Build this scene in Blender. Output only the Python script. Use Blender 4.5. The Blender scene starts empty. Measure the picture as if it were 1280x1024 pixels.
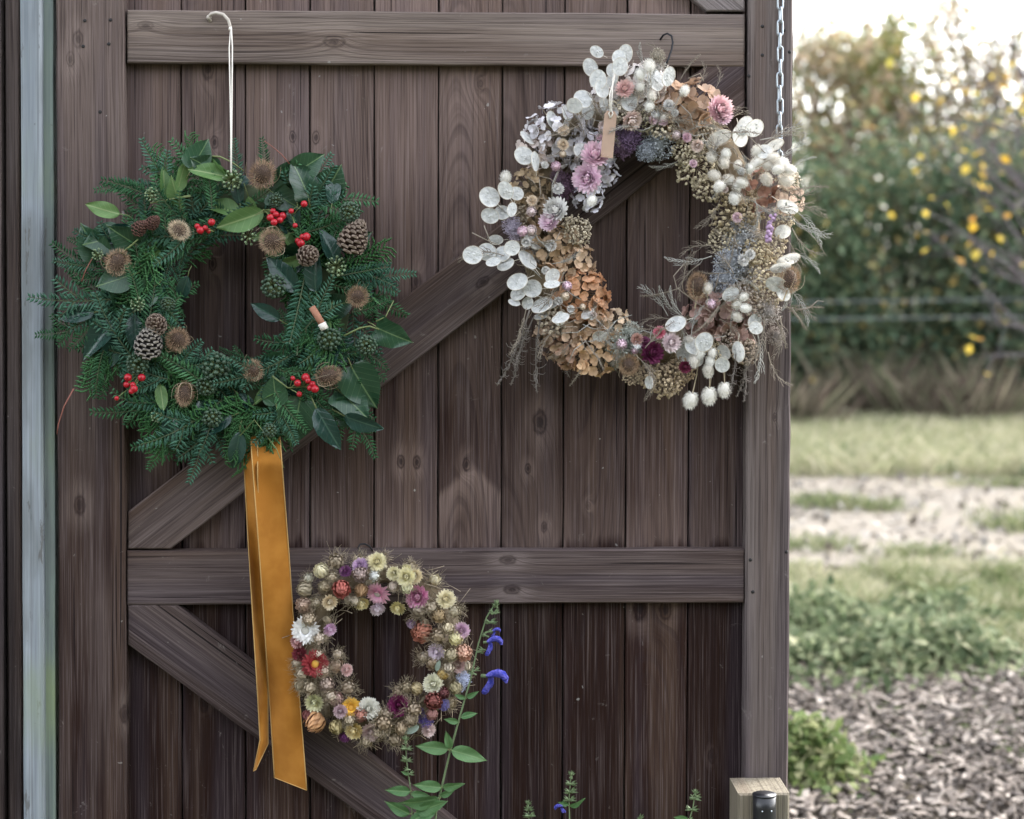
import bpy, math, random
import numpy as np
from mathutils import Matrix, Vector

R = math.radians
scene = bpy.context.scene
COL = scene.collection

# ------------------------------------------------------------------ camera
MM = 0.00125                      # metres per photo pixel on the door
DIST, CAMH, FPX = 3.0, 1.45, 2400.0
YAW, PITCH, ROLL = R(2.1), R(1.5), R(0.16)
VPP = 300 + FPX * math.tan(PITCH)
cam_d = bpy.data.cameras.new('camera')
cam = bpy.data.objects.new('camera', cam_d)
COL.objects.link(cam)
cam.location = (-DIST * math.tan(YAW), -DIST, CAMH)
CR = Matrix.Rotation(-YAW, 3, 'Z') @ Matrix.Rotation(R(90) - PITCH, 3, 'X') @ Matrix.Rotation(ROLL, 3, 'Z')
cam.rotation_euler = CR.to_euler()
cam_d.sensor_width = 36.0
cam_d.lens = 36.0 * FPX / 1280
cam_d.shift_y = -(512 - VPP) / 1280
cam_d.clip_start, cam_d.clip_end = 0.05, 2000
cam_d.dof.use_dof = True
cam_d.dof.focus_distance = DIST - 0.05
cam_d.dof.aperture_fstop = 4.0
scene.camera = cam

# ------------------------------------------------------------------ light
SUN_AZ, SUN_EL = R(58), R(42)
w = bpy.data.worlds.new('World'); scene.world = w; w.use_nodes = True
wn = w.node_tree; wn.nodes.clear()
sky = wn.nodes.new('ShaderNodeTexSky'); sky.sky_type = 'NISHITA'; sky.sun_disc = False
sky.sun_elevation, sky.sun_rotation = SUN_EL, SUN_AZ
sky.air_density, sky.dust_density, sky.ozone_density = 1.0, 2.2, 1.0
hs = wn.nodes.new('ShaderNodeHueSaturation'); hs.inputs['Saturation'].default_value = 0.30
bg = wn.nodes.new('ShaderNodeBackground'); bg.inputs['Strength'].default_value = 0.15
wo = wn.nodes.new('ShaderNodeOutputWorld')
wn.links.new(sky.outputs[0], hs.inputs['Color']); wn.links.new(hs.outputs[0], bg.inputs['Color'])
wn.links.new(bg.outputs[0], wo.inputs[0])
sd = bpy.data.lights.new('sun', 'SUN'); sun = bpy.data.objects.new('sun', sd); COL.objects.link(sun)
sd.energy = 0.5; sd.angle = R(14); sd.color = (1, .95, .88)
sdir = Vector((math.sin(SUN_AZ) * math.cos(SUN_EL), math.cos(SUN_AZ) * math.cos(SUN_EL), math.sin(SUN_EL)))
sun.rotation_euler = sdir.to_track_quat('Z', 'Y').to_euler(); sun.location = sdir * 40
vs = scene.view_settings
vs.view_transform = 'Standard'; vs.look = 'None'; vs.gamma = 1; vs.use_curve_mapping = False
vs.exposure = 2.86
scene.render.engine = 'CYCLES'
cy = scene.cycles
cy.use_denoising = True
cy.max_bounces = 6; cy.diffuse_bounces = 3; cy.glossy_bounces = 3; cy.transmission_bounces = 4; cy.transparent_max_bounces = 6
cy.caustics_reflective = False; cy.caustics_refractive = False

# ------------------------------------------------------------------ helpers
C0 = Vector(cam.location)
def ray(u, v):
    return CR @ Vector(((u - 640) / FPX, -(v - VPP) / FPX, -1))
def P(u, v, d=0.0):               # photo pixel -> point on the vertical plane d metres in front of the boards
    r = ray(u, v); return C0 + r * ((-d - C0.y) / r.y)
def GR(u, v, z=0.0):              # photo pixel -> point on the ground
    r = ray(u, v); return C0 + r * ((z - C0.z) / r.z)
def hexl(h):
    h = h.lstrip('#')
    o = []
    for i in (0, 2, 4):
        c = int(h[i:i+2], 16) / 255
        o.append(c / 12.92 if c < .04045 else ((c + .055) / 1.055) ** 2.4)
    return tuple(o)

class MB:
    def __init__(s): s.v = []; s.f = []; s.m = []; s.t = []
    def add(s, vs, fs, mat=0, t=None, M=None):
        o = len(s.v)
        for q in vs: s.v.append(tuple(M @ Vector(q)) if M else tuple(q))
        s.t += list(t) if t is not None else [0.0] * len(vs)
        for f in fs: s.f.append(tuple(i + o for i in f)); s.m.append(mat)
    def tube(s, pts, r, n=5, mat=0, taper=None, closed=False):
        pts = [Vector(p) for p in pts]; k = len(pts); vs = []; fs = []
        up = None
        for i, p in enumerate(pts):
            a = pts[(i - 1) % k] if (closed or i > 0) else p
            b = pts[(i + 1) % k] if (closed or i < k - 1) else p
            d = (b - a).normalized() if (b - a).length > 1e-9 else Vector((0, 0, 1))
            if up is None: up = d.orthogonal().normalized()
            up = (up - d * up.dot(d))
            up = up.normalized() if up.length > 1e-6 else d.orthogonal().normalized()
            sd_ = d.cross(up)
            rr = (r + (taper - r) * i / (k - 1)) if taper is not None else r
            for j in range(n):
                q = 2 * math.pi * j / n
                vs.append(p + up * (math.cos(q) * rr) + sd_ * (math.sin(q) * rr))
        for i in range(k if closed else k - 1):
            i2 = (i + 1) % k
            for j in range(n):
                j2 = (j + 1) % n
                fs.append((i * n + j, i * n + j2, i2 * n + j2, i2 * n + j))
        if not closed:
            fs.append(tuple(reversed(range(n)))); fs.append(tuple((k - 1) * n + j for j in range(n)))
        s.add(vs, fs, mat)
    def ball(s, c, r, seg=8, ring=6, mat=0, sc=(1, 1, 1)):
        c = Vector(c); vs = [(0, 0, 1)]
        for i in range(1, ring):
            a = math.pi * i / ring
            for j in range(seg):
                b = 2 * math.pi * j / seg
                vs.append((math.sin(a) * math.cos(b), math.sin(a) * math.sin(b), math.cos(a)))
        vs.append((0, 0, -1)); L = len(vs) - 1; fs = []
        for j in range(seg):
            fs.append((0, 1 + j, 1 + (j + 1) % seg))
            fs.append((L, L - seg + (j + 1) % seg, L - seg + j))
        for i in range(ring - 2):
            for j in range(seg):
                a = 1 + i * seg; fs.append((a + j, a + seg + j, a + seg + (j + 1) % seg, a + (j + 1) % seg))
        s.add([c + Vector((q[0] * sc[0], q[1] * sc[1], q[2] * sc[2])) * r for q in vs], fs, mat)
    def box(s, lo, hi, mat=0, M=None):
        x0, y0, z0 = lo; x1, y1, z1 = hi
        s.add([(x0,y0,z0),(x1,y0,z0),(x1,y1,z0),(x0,y1,z0),(x0,y0,z1),(x1,y0,z1),(x1,y1,z1),(x0,y1,z1)],
              [(0,3,2,1),(4,5,6,7),(0,1,5,4),(1,2,6,5),(2,3,7,6),(3,0,4,7)], mat, M=M)
    def mesh(s, name, mats, smooth=True):
        me = bpy.data.meshes.new(name); me.from_pydata(s.v, [], s.f); fin(me, mats, s.m, smooth)
        a = me.attributes.new('t', 'FLOAT', 'POINT'); a.data.foreach_set('value', s.t)
        return me

def fin(me, mats, mi=None, smooth=True):
    for m in (mats if isinstance(mats, (list, tuple)) else [mats]): me.materials.append(m)
    if mi: me.polygons.foreach_set('material_index', mi)
    me.polygons.foreach_set('use_smooth', [smooth] * len(me.polygons)); me.update()

WM = {}
def put(name, me, parent=None, M=None, color=None, kind=None, label=None):
    o = bpy.data.objects.new(name, me); COL.objects.link(o)
    M = M if M is not None else Matrix.Identity(4)
    WM[o.name] = M
    if parent is not None:
        o.parent = parent; o.matrix_local = WM[parent.name].inverted() @ M
    else: o.matrix_world = M
    if color is not None: o.color = (*color[:3], 1)
    if kind: o['kind'] = kind
    if label: o['label'] = label
    return o
def tag(o, label, cat, group=None):
    o['label'] = label; o['category'] = cat
    if group: o['group'] = group
    return o
def thing(name, loc, label, cat, group=None):
    return tag(put(name, None, None, Matrix.Translation(Vector(loc))), label, cat, group)
def frame(u, v, d, phi=90, tilt=0, roll=0, s=1.0, sz=None):
    """at a photo pixel d metres before the boards; local Y grows at angle phi in the door's plane, local Z faces out"""
    a = R(phi); g = Vector((math.cos(a), 0, math.sin(a))); n = Vector((0, -1, 0)); x = g.cross(n)
    M = Matrix((x, g, n)).transposed() @ Matrix.Rotation(R(tilt), 3, 'X') @ Matrix.Rotation(R(roll), 3, 'Y')
    S = Matrix.Diagonal(Vector(sz if sz else (s, s, s)))
    return Matrix.Translation(P(u, v, d)) @ (M @ S).to_4x4()

# ------------------------------------------------------------------ shader helpers
class G:
    def __init__(s, name):
        s.mat = bpy.data.materials.new(name); s.mat.use_nodes = True
        s.nt = s.mat.node_tree; s.nt.nodes.clear()
        s.out = s.nt.nodes.new('ShaderNodeOutputMaterial')
    def lk(s, sock, val):
        if isinstance(val, bpy.types.NodeSocket): s.nt.links.new(val, sock)
        elif isinstance(val, (tuple, list)) and sock.type == 'RGBA' and len(val) == 3: sock.default_value = (*val, 1)
        else: sock.default_value = val
    def m(s, op, a, b=None, c=None, clamp=False):
        n = s.nt.nodes.new('ShaderNodeMath'); n.operation = op; n.use_clamp = clamp
        for i, q in enumerate((a, b, c)):
            if q is not None: s.lk(n.inputs[i], q)
        return n.outputs[0]
    def add(s, a, b): return s.m('ADD', a, b)
    def mul(s, a, b): return s.m('MULTIPLY', a, b)
    def sub(s, a, b): return s.m('SUBTRACT', a, b)
    def step(s, x, lo, hi):        # smooth 0..1
        n = s.nt.nodes.new('ShaderNodeMapRange'); n.interpolation_type = 'SMOOTHSTEP'
        s.lk(n.inputs[0], x); n.inputs[1].default_value = lo; n.inputs[2].default_value = hi
        n.inputs[3].default_value = 0; n.inputs[4].default_value = 1
        return n.outputs[0]
    def xyz(s, v):
        n = s.nt.nodes.new('ShaderNodeSeparateXYZ'); s.lk(n.inputs[0], v); return n.outputs
    def vec(s, x, y, z):
        n = s.nt.nodes.new('ShaderNodeCombineXYZ')
        for i, q in enumerate((x, y, z)): s.lk(n.inputs[i], q)
        return n.outputs[0]
    def noise(s, vec, scale=1.0, detail=2.0, rough=.5, w=None, dim='3D', dist=0):
        n = s.nt.nodes.new('ShaderNodeTexNoise'); n.noise_dimensions = dim
        if vec is not None: s.lk(n.inputs['Vector'], vec)
        if w is not None: s.lk(n.inputs['W'], w)
        n.inputs['Scale'].default_value = scale; n.inputs['Detail'].default_value = detail
        n.inputs['Roughness'].default_value = rough; n.inputs['Distortion'].default_value = dist
        return n.outputs[0]
    def mix(s, f, a, b, mode='MIX'):
        n = s.nt.nodes.new('ShaderNodeMix'); n.data_type = 'RGBA'; n.blend_type = mode
        s.lk(n.inputs[0], f); s.lk(n.inputs[6], a); s.lk(n.inputs[7], b); return n.outputs[2]
    def ramp(s, f, stops, mode='LINEAR'):
        n = s.nt.nodes.new('ShaderNodeValToRGB'); n.color_ramp.interpolation = mode; e = n.color_ramp.elements
        while len(e) < len(stops): e.new(.5)
        for i, (p, c) in enumerate(stops):
            e[i].position = p; e[i].color = (*c, 1) if isinstance(c, tuple) else (c, c, c, 1)
        s.lk(n.inputs[0], f); return n.outputs[0]
    def coord(s, which='Object'): return s.nt.nodes.new('ShaderNodeTexCoord').outputs[which]
    def pos(s): return s.nt.nodes.new('ShaderNodeNewGeometry').outputs['Position']
    def island(s): return s.nt.nodes.new('ShaderNodeNewGeometry').outputs['Random Per Island']
    def oi(s, k): return s.nt.nodes.new('ShaderNodeObjectInfo').outputs[k]
    def attr(s, name):
        n = s.nt.nodes.new('ShaderNodeAttribute'); n.attribute_name = name; return n.outputs['Fac']
    def bsdf(s, color, rough=.6, bump=None, bstr=.3, bdist=.001, spec=.4, metal=0, trans=0, tcol=None, sheen=0, scol=(1, 1, 1), coat=0):
        b = s.nt.nodes.new('ShaderNodeBsdfPrincipled'); i = b.inputs
        s.lk(i['Base Color'], color); s.lk(i['Roughness'], rough); s.lk(i['Specular IOR Level'], spec)
        i['Metallic'].default_value = metal; i['Coat Weight'].default_value = coat
        i['Sheen Weight'].default_value = sheen; i['Sheen Tint'].default_value = (*scol, 1)
        if bump is not None:
            bn = s.nt.nodes.new('ShaderNodeBump'); bn.inputs['Strength'].default_value = bstr; bn.inputs['Distance'].default_value = bdist
            s.lk(bn.inputs['Height'], bump); s.nt.links.new(bn.outputs[0], i['Normal'])
        res = b.outputs[0]
        if trans:
            t = s.nt.nodes.new('ShaderNodeBsdfTranslucent'); s.lk(t.inputs[0], tcol if tcol is not None else color)
            x = s.nt.nodes.new('ShaderNodeMixShader'); x.inputs[0].default_value = trans
            s.nt.links.new(res, x.inputs[1]); s.nt.links.new(t.outputs[0], x.inputs[2]); res = x.outputs[0]
        s.nt.links.new(res, s.out.inputs[0]); return s.mat

_ws = [0]
def wood(name, curve, knots=(), dark=(.023, .0102, .0076), pale=(.205, .146, .126), arch=0.0, arch_x=0.0, seed=None, tint=1.0, gap=.0045, vee=None, algae=0.0):
    """weathered timber: growth rings along local Z that bend round knots; curve = dark to pale mix (0..1) by height"""
    _ws[0] += 1; sd_ = (seed if seed is not None else _ws[0]) * 3.7
    g = G(name); x, y, z = g.xyz(g.coord())
    zz = g.add(z, sd_)
    warp = g.mul(g.sub(g.noise(g.vec(g.mul(x, 7), sd_, g.mul(zz, 1.3)), 1, 2), .5), .035)
    warp2 = g.mul(g.sub(g.noise(g.vec(g.mul(x, 30), sd_ + 5, g.mul(zz, 5)), 1, 2), .5), .006)
    f = g.add(g.add(x, warp), warp2)
    if arch:
        dx = g.sub(x, arch_x)
        f = g.add(g.mul(f, .35), g.add(g.mul(g.mul(dx, dx), 9.0 * abs(arch)), g.mul(z, .07 * arch)))
    km = None; kh = None
    for (kx, kz, r, st) in knots:
        dx = g.sub(x, kx); dz = g.mul(g.sub(z, kz), .55)
        d2 = g.add(g.mul(dx, dx), g.mul(dz, dz)); d = g.m('SQRT', d2)
        e = g.m('EXPONENT', g.mul(d, -1 / (1.7 * r)))
        f = g.add(f, g.mul(e, 2.6 * r))
        dn = g.add(d, g.mul(g.sub(g.noise(g.vec(x, sd_, g.mul(z, .5)), 220, 2), .5), r * .5))
        k = g.mul(g.m('MAXIMUM', g.sub(1, g.step(dn, r * .30, r * .62)), g.mul(g.mul(g.step(dn, r * .62, r * .8), g.sub(1, g.step(dn, r * .85, r * 1.1))), .7)), st * .7)
        h = g.mul(g.mul(g.sub(1, g.step(dn, r * .9, r * 3.6)), g.step(dn, r * .7, r * 1.3)), .35)
        km = k if km is None else g.m('MAXIMUM', km, k); kh = h if kh is None else g.m('MAXIMUM', kh, h)
    rings = g.noise(None, 1, 2, .55, w=g.mul(f, 1 / gap), dim='1D')
    rings = g.step(rings, .30, .62)
    fib = g.noise(g.vec(g.mul(x, 420), g.mul(y, 420), g.mul(zz, 5)), 1, 3, .65)
    fib2 = g.noise(g.vec(g.mul(x, 150), g.mul(y, 150), g.mul(zz, 2.2)), 1, 2, .6)
    streak = g.noise(g.vec(g.mul(x, 38), sd_, g.mul(zz, .9)), 1, 2, .5)
    blot = g.noise(g.vec(g.mul(x, 9), sd_ + 9, g.mul(zz, 3)), 1, 3, .55)
    pz = g.xyz(g.pos())[2]
    if isinstance(curve, (int, float)): pale_f = float(curve)
    else: pale_f = g.sub(g.ramp(g.m('DIVIDE', g.sub(g.add(pz, g.mul(g.sub(streak, .5), .10)), .4), 1.5, clamp=True), [((a - .4) / 1.5, b + .2) for a, b in curve]), .2)
    wf = g.add(pale_f, g.mul(g.sub(blot, .5), .75)); wf = g.add(wf, g.mul(g.sub(streak, .5), .55))
    wf = g.add(wf, g.mul(g.sub(fib2, .5), .55))
    if kh is not None: wf = g.add(wf, kh)
    if vee:
        dn_ = g.sub(g.sub(vee[1], z), g.mul(g.m('ABSOLUTE', g.sub(g.add(x, g.mul(warp, .6)), vee[0])), .95))
        wf = g.add(wf, g.mul(g.mul(g.step(g.add(dn_, g.mul(g.sub(fib2, .5), .02)), -.006, .012), g.sub(1, g.step(dn_, .01, .09))), .55))
    wf = g.m('MAXIMUM', g.m('MINIMUM', wf, 1.15), 0)
    col = g.mix(wf, dark, pale)
    hue = g.noise(g.vec(g.mul(x, 22), sd_ + 3, g.mul(zz, 1.1)), 1, 2)
    col = g.mix(g.mul(g.step(hue, .5, .72), .45), col, (.105, .066, .046))
    col = g.mix(g.mul(g.step(hue, .5, .30), .38), col, (.060, .048, .062))
    rst = g.add(.10, g.mul(g.step(g.noise(g.vec(g.mul(x, 14), sd_ + 21, g.mul(zz, 1.6)), 1, 2), .4, .68), .38))
    col = g.mix(g.mul(g.sub(1, rings), rst), col, (.022, .014, .015))
    fib3 = g.noise(g.vec(g.mul(x, 260), g.mul(y, 260), g.mul(zz, 3.5)), 1, 3, .7)
    col = g.mix(g.mul(g.step(fib3, .53, .66), .45), col, (.018, .012, .013))
    col = g.mix(g.mul(g.step(fib3, .48, .30), .16), col, (.30, .24, .235))
    col = g.mix(g.mul(g.step(fib, .52, .66), .42), col, (.016, .011, .012))
    col = g.mix(g.mul(g.step(fib, .48, .34), .17), col, (.32, .26, .255))
    # cracks along the grain, scuffs, lichen specks
    crk = g.noise(g.vec(g.mul(x, 190), sd_ + 2, g.mul(zz, 1.9)), 1, 1)
    crk = g.step(crk, .72, .75); col = g.mix(g.mul(crk, .8), col, (.008, .006, .007))
    sp = g.noise(g.vec(x, sd_, z), 95, 1); sp = g.mul(g.step(sp, .765, .80), g.step(blot, .45, .6))
    col = g.mix(g.mul(sp, .7), col, (.33, .31, .29))
    sc = g.mul(g.step(g.noise(g.vec(g.mul(x, 31), sd_ + 7.3, g.mul(z, 24)), 1, 6, .72, dist=.8), .64, .74), .45)
    col = g.mix(sc, col, (.30, .27, .25))
    if km is not None: col = g.mix(g.mul(km, .9), col, (.012, .009, .011))
    if algae:
        al = g.mul(g.step(g.noise(g.vec(g.mul(x, 30), sd_, g.mul(z, 3)), 1, 3), .42, .62), algae)
        col = g.mix(al, col, (.10, .125, .085))
    tint *= .86
    if tint != 1.0: col = g.mix(1.0, col, (tint, tint, tint), 'MULTIPLY')
    hgt = g.add(g.mul(rings, .7), g.mul(fib, .8)); hgt = g.sub(hgt, g.mul(crk, 1.5))
    return g.bsdf(col, g.add(.62, g.mul(wf, .22)), hgt, .6, .0011, spec=.07)

def inset(poly, c):
    k = len(poly); out = []
    for i in range(k):
        p0, p1, p2 = Vector(poly[i - 1]), Vector(poly[i]), Vector(poly[(i + 1) % k])
        e1, e2 = (p1 - p0).normalized(), (p2 - p1).normalized()
        n1, n2 = Vector((-e1.y, e1.x)), Vector((-e2.y, e2.x))
        b = n1 + n2
        b = n1 if b.length < 1e-6 else b / max(.3, b.length_squared / 2)
        out.append(p1 + b * c)
    return out
def board(name, poly, front, thick, ang, mat, parent=None, bev=.0016, jit=.0005, rnd=random.Random(3), label=None, seg=.06):
    """poly: world (x,z) counter-clockwise seen from the front, front = metres before the plane y=0, grain at ang"""
    pts = []
    for i, p in enumerate(poly):
        q = Vector(poly[(i + 1) % len(poly)]); p = Vector(p); n = max(1, int((q - p).length / seg)); nn = (q - p).normalized()
        for k in range(n):
            a = p.lerp(q, k / n)
            if k: a = a + Vector((-nn.y, nn.x)) * rnd.uniform(-jit, jit)
            pts.append(a)
    area = sum(pts[i - 1].cross(pts[i]) if False else pts[i - 1].x * pts[i].y - pts[i].x * pts[i - 1].y for i in range(len(pts)))
    if area < 0: pts.reverse()
    cen = sum(pts, Vector((0, 0))) / len(pts)
    rot = Matrix.Rotation(R(90 - ang), 4, 'Y')           # local Z -> direction ang in the xz plane
    M = Matrix.Translation((cen.x, -front, cen.y)) @ rot
    Mi = M.inverted(); ins = inset(pts, bev); k = len(pts); vs = []
    for ring, dy in ((ins, 0), (pts, bev), (pts, thick)):
        for p in ring: vs.append(Mi @ Vector((p.x, -front + dy, p.y)))
    fs = [tuple(range(k))]
    for a in (0, k):
        for i in range(k):
            j = (i + 1) % k; fs.append((a + j, a + i, a + k + i, a + k + j))
    fs.append(tuple(reversed(range(2 * k, 3 * k))))
    me = bpy.data.meshes.new(name); me.from_pydata([tuple(v) for v in vs], [], fs); fin(me, mat, None, False)
    return put(name, me, parent, M, label=label)
def px(pts, d): return [(P(u, v, d).x, P(u, v, d).z) for u, v in pts]

def simple(name, col, rough=.6, spec=.4, var=.25, **kw):
    g = G(name); isl = g.island()
    n = g.noise(g.coord(), kw.pop('nscale', 120), 3)
    f = g.add(g.mul(g.sub(isl, .5), var * 2), g.mul(g.sub(n, .5), var * 1.2))
    c = g.mix(1.0, col, g.vec(g.add(1, f), g.add(1, f), g.add(1, f)), 'MULTIPLY')
    return g.bsdf(c, rough, n, kw.pop('bstr', .2), .0006, spec, **kw)
def by_colour(name, rough=.7, spec=.1, var=.22, trans=0.0, tipmix=0.0, tip=(.85, .82, .78), basedark=0.0, **kw):
    g = G(name); isl = g.island(); n = g.noise(g.coord(), kw.pop('nscale', 90), 3); c = g.oi('Color')
    f = g.add(g.mul(g.sub(isl, .5), var * 2), g.mul(g.sub(n, .5), var))
    c = g.mix(1.0, c, g.vec(g.add(1, f), g.add(1, f), g.add(1, f)), 'MULTIPLY')
    if tipmix: c = g.mix(g.mul(g.attr('t'), tipmix), c, tip)
    return g.bsdf(c, rough, None, 0, 0, spec, trans=trans, **kw)

# ------------------------------------------------------------------ ground (structure)
def ground_mat():
    g = G('ground_soil'); p = g.pos(); n = g.noise(p, .9, 4); n2 = g.noise(p, 14, 4, .65)
    c = g.mix(g.step(n, .4, .6), (.055, .045, .034), (.06, .075, .03))
    c = g.mix(g.mul(g.step(n2, .45, .75), .6), c, (.14, .12, .09))
    return g.bsdf(c, .95, n2, .6, .02, .1)
def path_mat():
    g = G('path_gravel'); p = g.pos(); n = g.noise(p, 1.3, 4); n2 = g.noise(p, 30, 3, .7); n3 = g.noise(p, 5, 3)
    c = g.mix(n2, (.13, .110, .086), (.25, .225, .19)); c = g.mix(g.mul(g.step(n, .52, .68), .55), c, (.17, .15, .10))
    c = g.mix(g.mul(g.step(n3, .58, .7), .35), c, (.34, .315, .28))
    return g.bsdf(c, .95, n2, .5, .015, .1)
def sheet(name, xs, y0, y1, mat, z, nx, ny, wob=0., bump=0., seed=1):
    rr = np.random.RandomState(seed); ph = rr.rand(6) * 6
    vs = []; fs = []
    for j in range(ny + 1):
        for i in range(nx + 1):
            x = xs[0] + (xs[1] - xs[0]) * i / nx; t = j / ny
            a = y0 + wob * (math.sin(x * 1.7 + ph[0]) + .5 * math.sin(x * 4.1 + ph[1])); b = y1 + wob * (math.sin(x * 1.3 + ph[2]) + .5 * math.sin(x * 3.3 + ph[3]))
            edge = min(1, min(t, 1 - t) * 6)
            vs.append((x, a + (b - a) * t, z + bump * edge * (math.sin(x * 2.1 + ph[4]) * math.sin(t * 5 + ph[5]) + .3 * rr.rand())))
    for j in range(ny):
        for i in range(nx):
            q = j * (nx + 1) + i; fs.append((q, q + 1, q + nx + 2, q + nx + 1))
    me = bpy.data.meshes.new(name); me.from_pydata(vs, [], fs); fin(me, mat)
    return put(name, me, kind='structure')
sheet('ground', (-300, 300), -300, 300, ground_mat(), 0, 40, 40)
sheet('path', (-8, 16), 5.35, 8.6, path_mat(), .012, 120, 14, .13, .012, 4)

# leaf and blade clouds (numpy)
def quads(name, A, B, Cc, D, mat):
    n = len(A); v = np.empty((n * 4, 3), np.float32); v[0::4] = A; v[1::4] = B; v[2::4] = Cc; v[3::4] = D
    me = bpy.data.meshes.new(name); me.vertices.add(n * 4); me.vertices.foreach_set('co', v.ravel())
    me.loops.add(n * 4); me.polygons.add(n)
    me.loops.foreach_set('vertex_index', np.arange(n * 4, dtype=np.int32))
    me.polygons.foreach_set('loop_start', np.arange(0, n * 4, 4, dtype=np.int32))
    me.materials.append(mat); me.update(calc_edges=True); me.validate()
    return me
def leafcloud(name, cen, size, mat, rs, aspect=.55, flat=.3):
    n = len(cen); d = rs.normal(size=(n, 3)); d[:, 2] -= .35; d /= np.linalg.norm(d, axis=1)[:, None]
    nn = rs.normal(size=(n, 3)); nn[:, 2] += 1 / max(flat, .01) * .5
    s = np.cross(d, nn); s /= np.linalg.norm(s, axis=1)[:, None] + 1e-9
    L = (size * rs.uniform(.6, 1.3, n))[:, None]
    up = np.cross(s, d) * L * .12
    return quads(name, cen, cen + d * L * .5 + s * L * aspect * .5 + up, cen + d * L, cen + d * L * .5 - s * L * aspect * .5 + up, mat)
def blades(name, root, h, mat, rs, wd=.006, lean=.35):
    n = len(root); a = rs.uniform(0, 2 * np.pi, n); s = np.c_[np.cos(a), np.sin(a), np.zeros(n)] * wd
    ln = rs.normal(size=(n, 2)) * lean; hh = (h * rs.uniform(.4, 1.2, n))[:, None]
    mid = root + np.c_[ln * hh * .60, np.ones(n)[:, None] * hh * .6]
    tip = root + np.c_[ln * hh * 1.1, np.ones(n)[:, None] * hh * .95]
    return quads(name, root - s, root + s, tip, mid - s * .8, mat)
def leafmat(name, stops, trans=.4, rough=.7, spec=.1, k=1.95):
    stops = [(p_, tuple(min(.7, q * k) for q in c_)) for p_, c_ in stops]; g = G(name); isl = g.island(); c = g.ramp(isl, stops)
    return g.bsdf(c, rough, None, 0, 0, spec, trans=trans)
L_GREEN = leafmat('bramble_leaf', [(0, (.026, .042, .024)), (.4, (.048, .072, .040)), (.78, (.085, .105, .065)), (.93, (.12, .12, .06)), (1, (.24, .17, .06))])
L_DARK = leafmat('ivy_leaf_far', [(0, (.022, .036, .022)), (.6, (.044, .066, .042)), (.93, (.085, .10, .065)), (1, (.24, .18, .07))])
L_RUST = leafmat('russet_leaf', [(0, (.13, .095, .07)), (.35, (.21, .16, .11)), (.6, (.17, .165, .10)), (.85, (.10, .11, .065)), (1, (.34, .23, .12))], trans=.55)
L_PALE = leafmat('pale_green_leaf', [(0, (.07, .09, .03)), (.5, (.13, .14, .055)), (.85, (.22, .19, .08)), (1, (.33, .26, .10))], trans=.55)
L_YEL = leafmat('yellow_leaf', [(0, (.50, .30, .03)), (.5, (.60, .45, .08)), (.8, (.42, .36, .08)), (1, (.50, .20, .04))], trans=.4, k=1.0)
L_WEED = leafmat('weed_leaf', [(0, (.03, .045, .022)), (.5, (.085, .105, .055)), (.85, (.15, .17, .10)), (1, (.24, .235, .15))], k=1.5)
L_LIME = leafmat('lime_leaf', [(0, (.05, .08, .03)), (.5, (.10, .13, .045)), (1, (.21, .21, .12))], k=1.45)
L_DRY = leafmat('dry_grass', [(0, (.16, .18, .09)), (.4, (.27, .28, .16)), (.75, (.38, .35, .24)), (1, (.48, .44, .34))], trans=.3, k=1.05)
L_GRASS = leafmat('green_grass', [(0, (.07, .10, .04)), (.5, (.14, .17, .075)), (.85, (.23, .24, .13)), (1, (.36, .32, .21))], trans=.3, k=1.05)
BARK = simple('bark', (.075, .06, .052), .9, nscale=30)
TWIGM = simple('twig_grey', (.085, .07, .078), .85, nscale=40)

def crown_points(rs, c, rad, n, nclump, cl=.28):
    k = rs.normal(size=(nclump, 3)); k /= np.linalg.norm(k, axis=1)[:, None]; k *= (rs.uniform(.25, 1, nclump) ** .5)[:, None]
    idx = rs.randint(0, nclump, n); p = k[idx] + rs.normal(size=(n, 3)) * cl * rs.uniform(.4, 1.2, nclump)[idx][:, None]
    return np.array(c) + p * np.array(rad), np.array(c) + k * np.array(rad)
def branchy(mb, base, tips, r, rnd, mat=0, sag=.1):
    for t in tips:
        a = Vector(base); b = Vector(t); mid = a.lerp(b, .5) + Vector((rnd.uniform(-1, 1), rnd.uniform(-1, 1), rnd.uniform(0, 1.2))) * sag * (b - a).length
        pts = [a.lerp(mid, q) * (1 - q) + mid.lerp(b, q) * q for q in (0, .25, .5, .75, 1)]
        mb.tube(pts, r, 5, mat, taper=r * .2)
HG = 'shrubs of the hedge beyond the path'
def shrub(name, c, rad, n, size, mat, seed, label, cat='shrub', group=HG, ncl=26, stems=9, r=.03, cl=.26, bark=BARK, aspect=.6):
    rs = np.random.RandomState(seed); rnd = random.Random(seed)
    root = thing(name, (c[0], c[1], 0), label, cat, group)
    pts, tips = crown_points(rs, c, rad, n, ncl, cl)
    pts = pts[pts[:, 2] > .02]
    me = leafcloud('foliage', pts, size, mat, rs, aspect)
    put('foliage', me, root, kind='stuff')
    mb = MB()
    tt = [tips[i] for i in rs.permutation(len(tips))[:stems]]
    for q in tt:
        q[2] = max(q[2], .3)
    for q in tt:
        b = Vector((c[0] + rnd.uniform(-.3, .3) * rad[0], c[1] + rnd.uniform(-.2, .2) * rad[1], 0))
        branchy(mb, b, [q], r * rnd.uniform(.5, 1.1), rnd)
        for _ in range(3):
            e = Vector(q) + Vector((rnd.gauss(0, .35) * rad[0], rnd.gauss(0, .3) * rad[1], rnd.gauss(.1, .3) * rad[2]))
            e.z = max(e.z, .1); branchy(mb, Vector(q).lerp(b, .25), [e], r * .35, rnd)
    put('branches', mb.mesh('branches', bark), root, kind='stuff')
    return root
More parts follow.
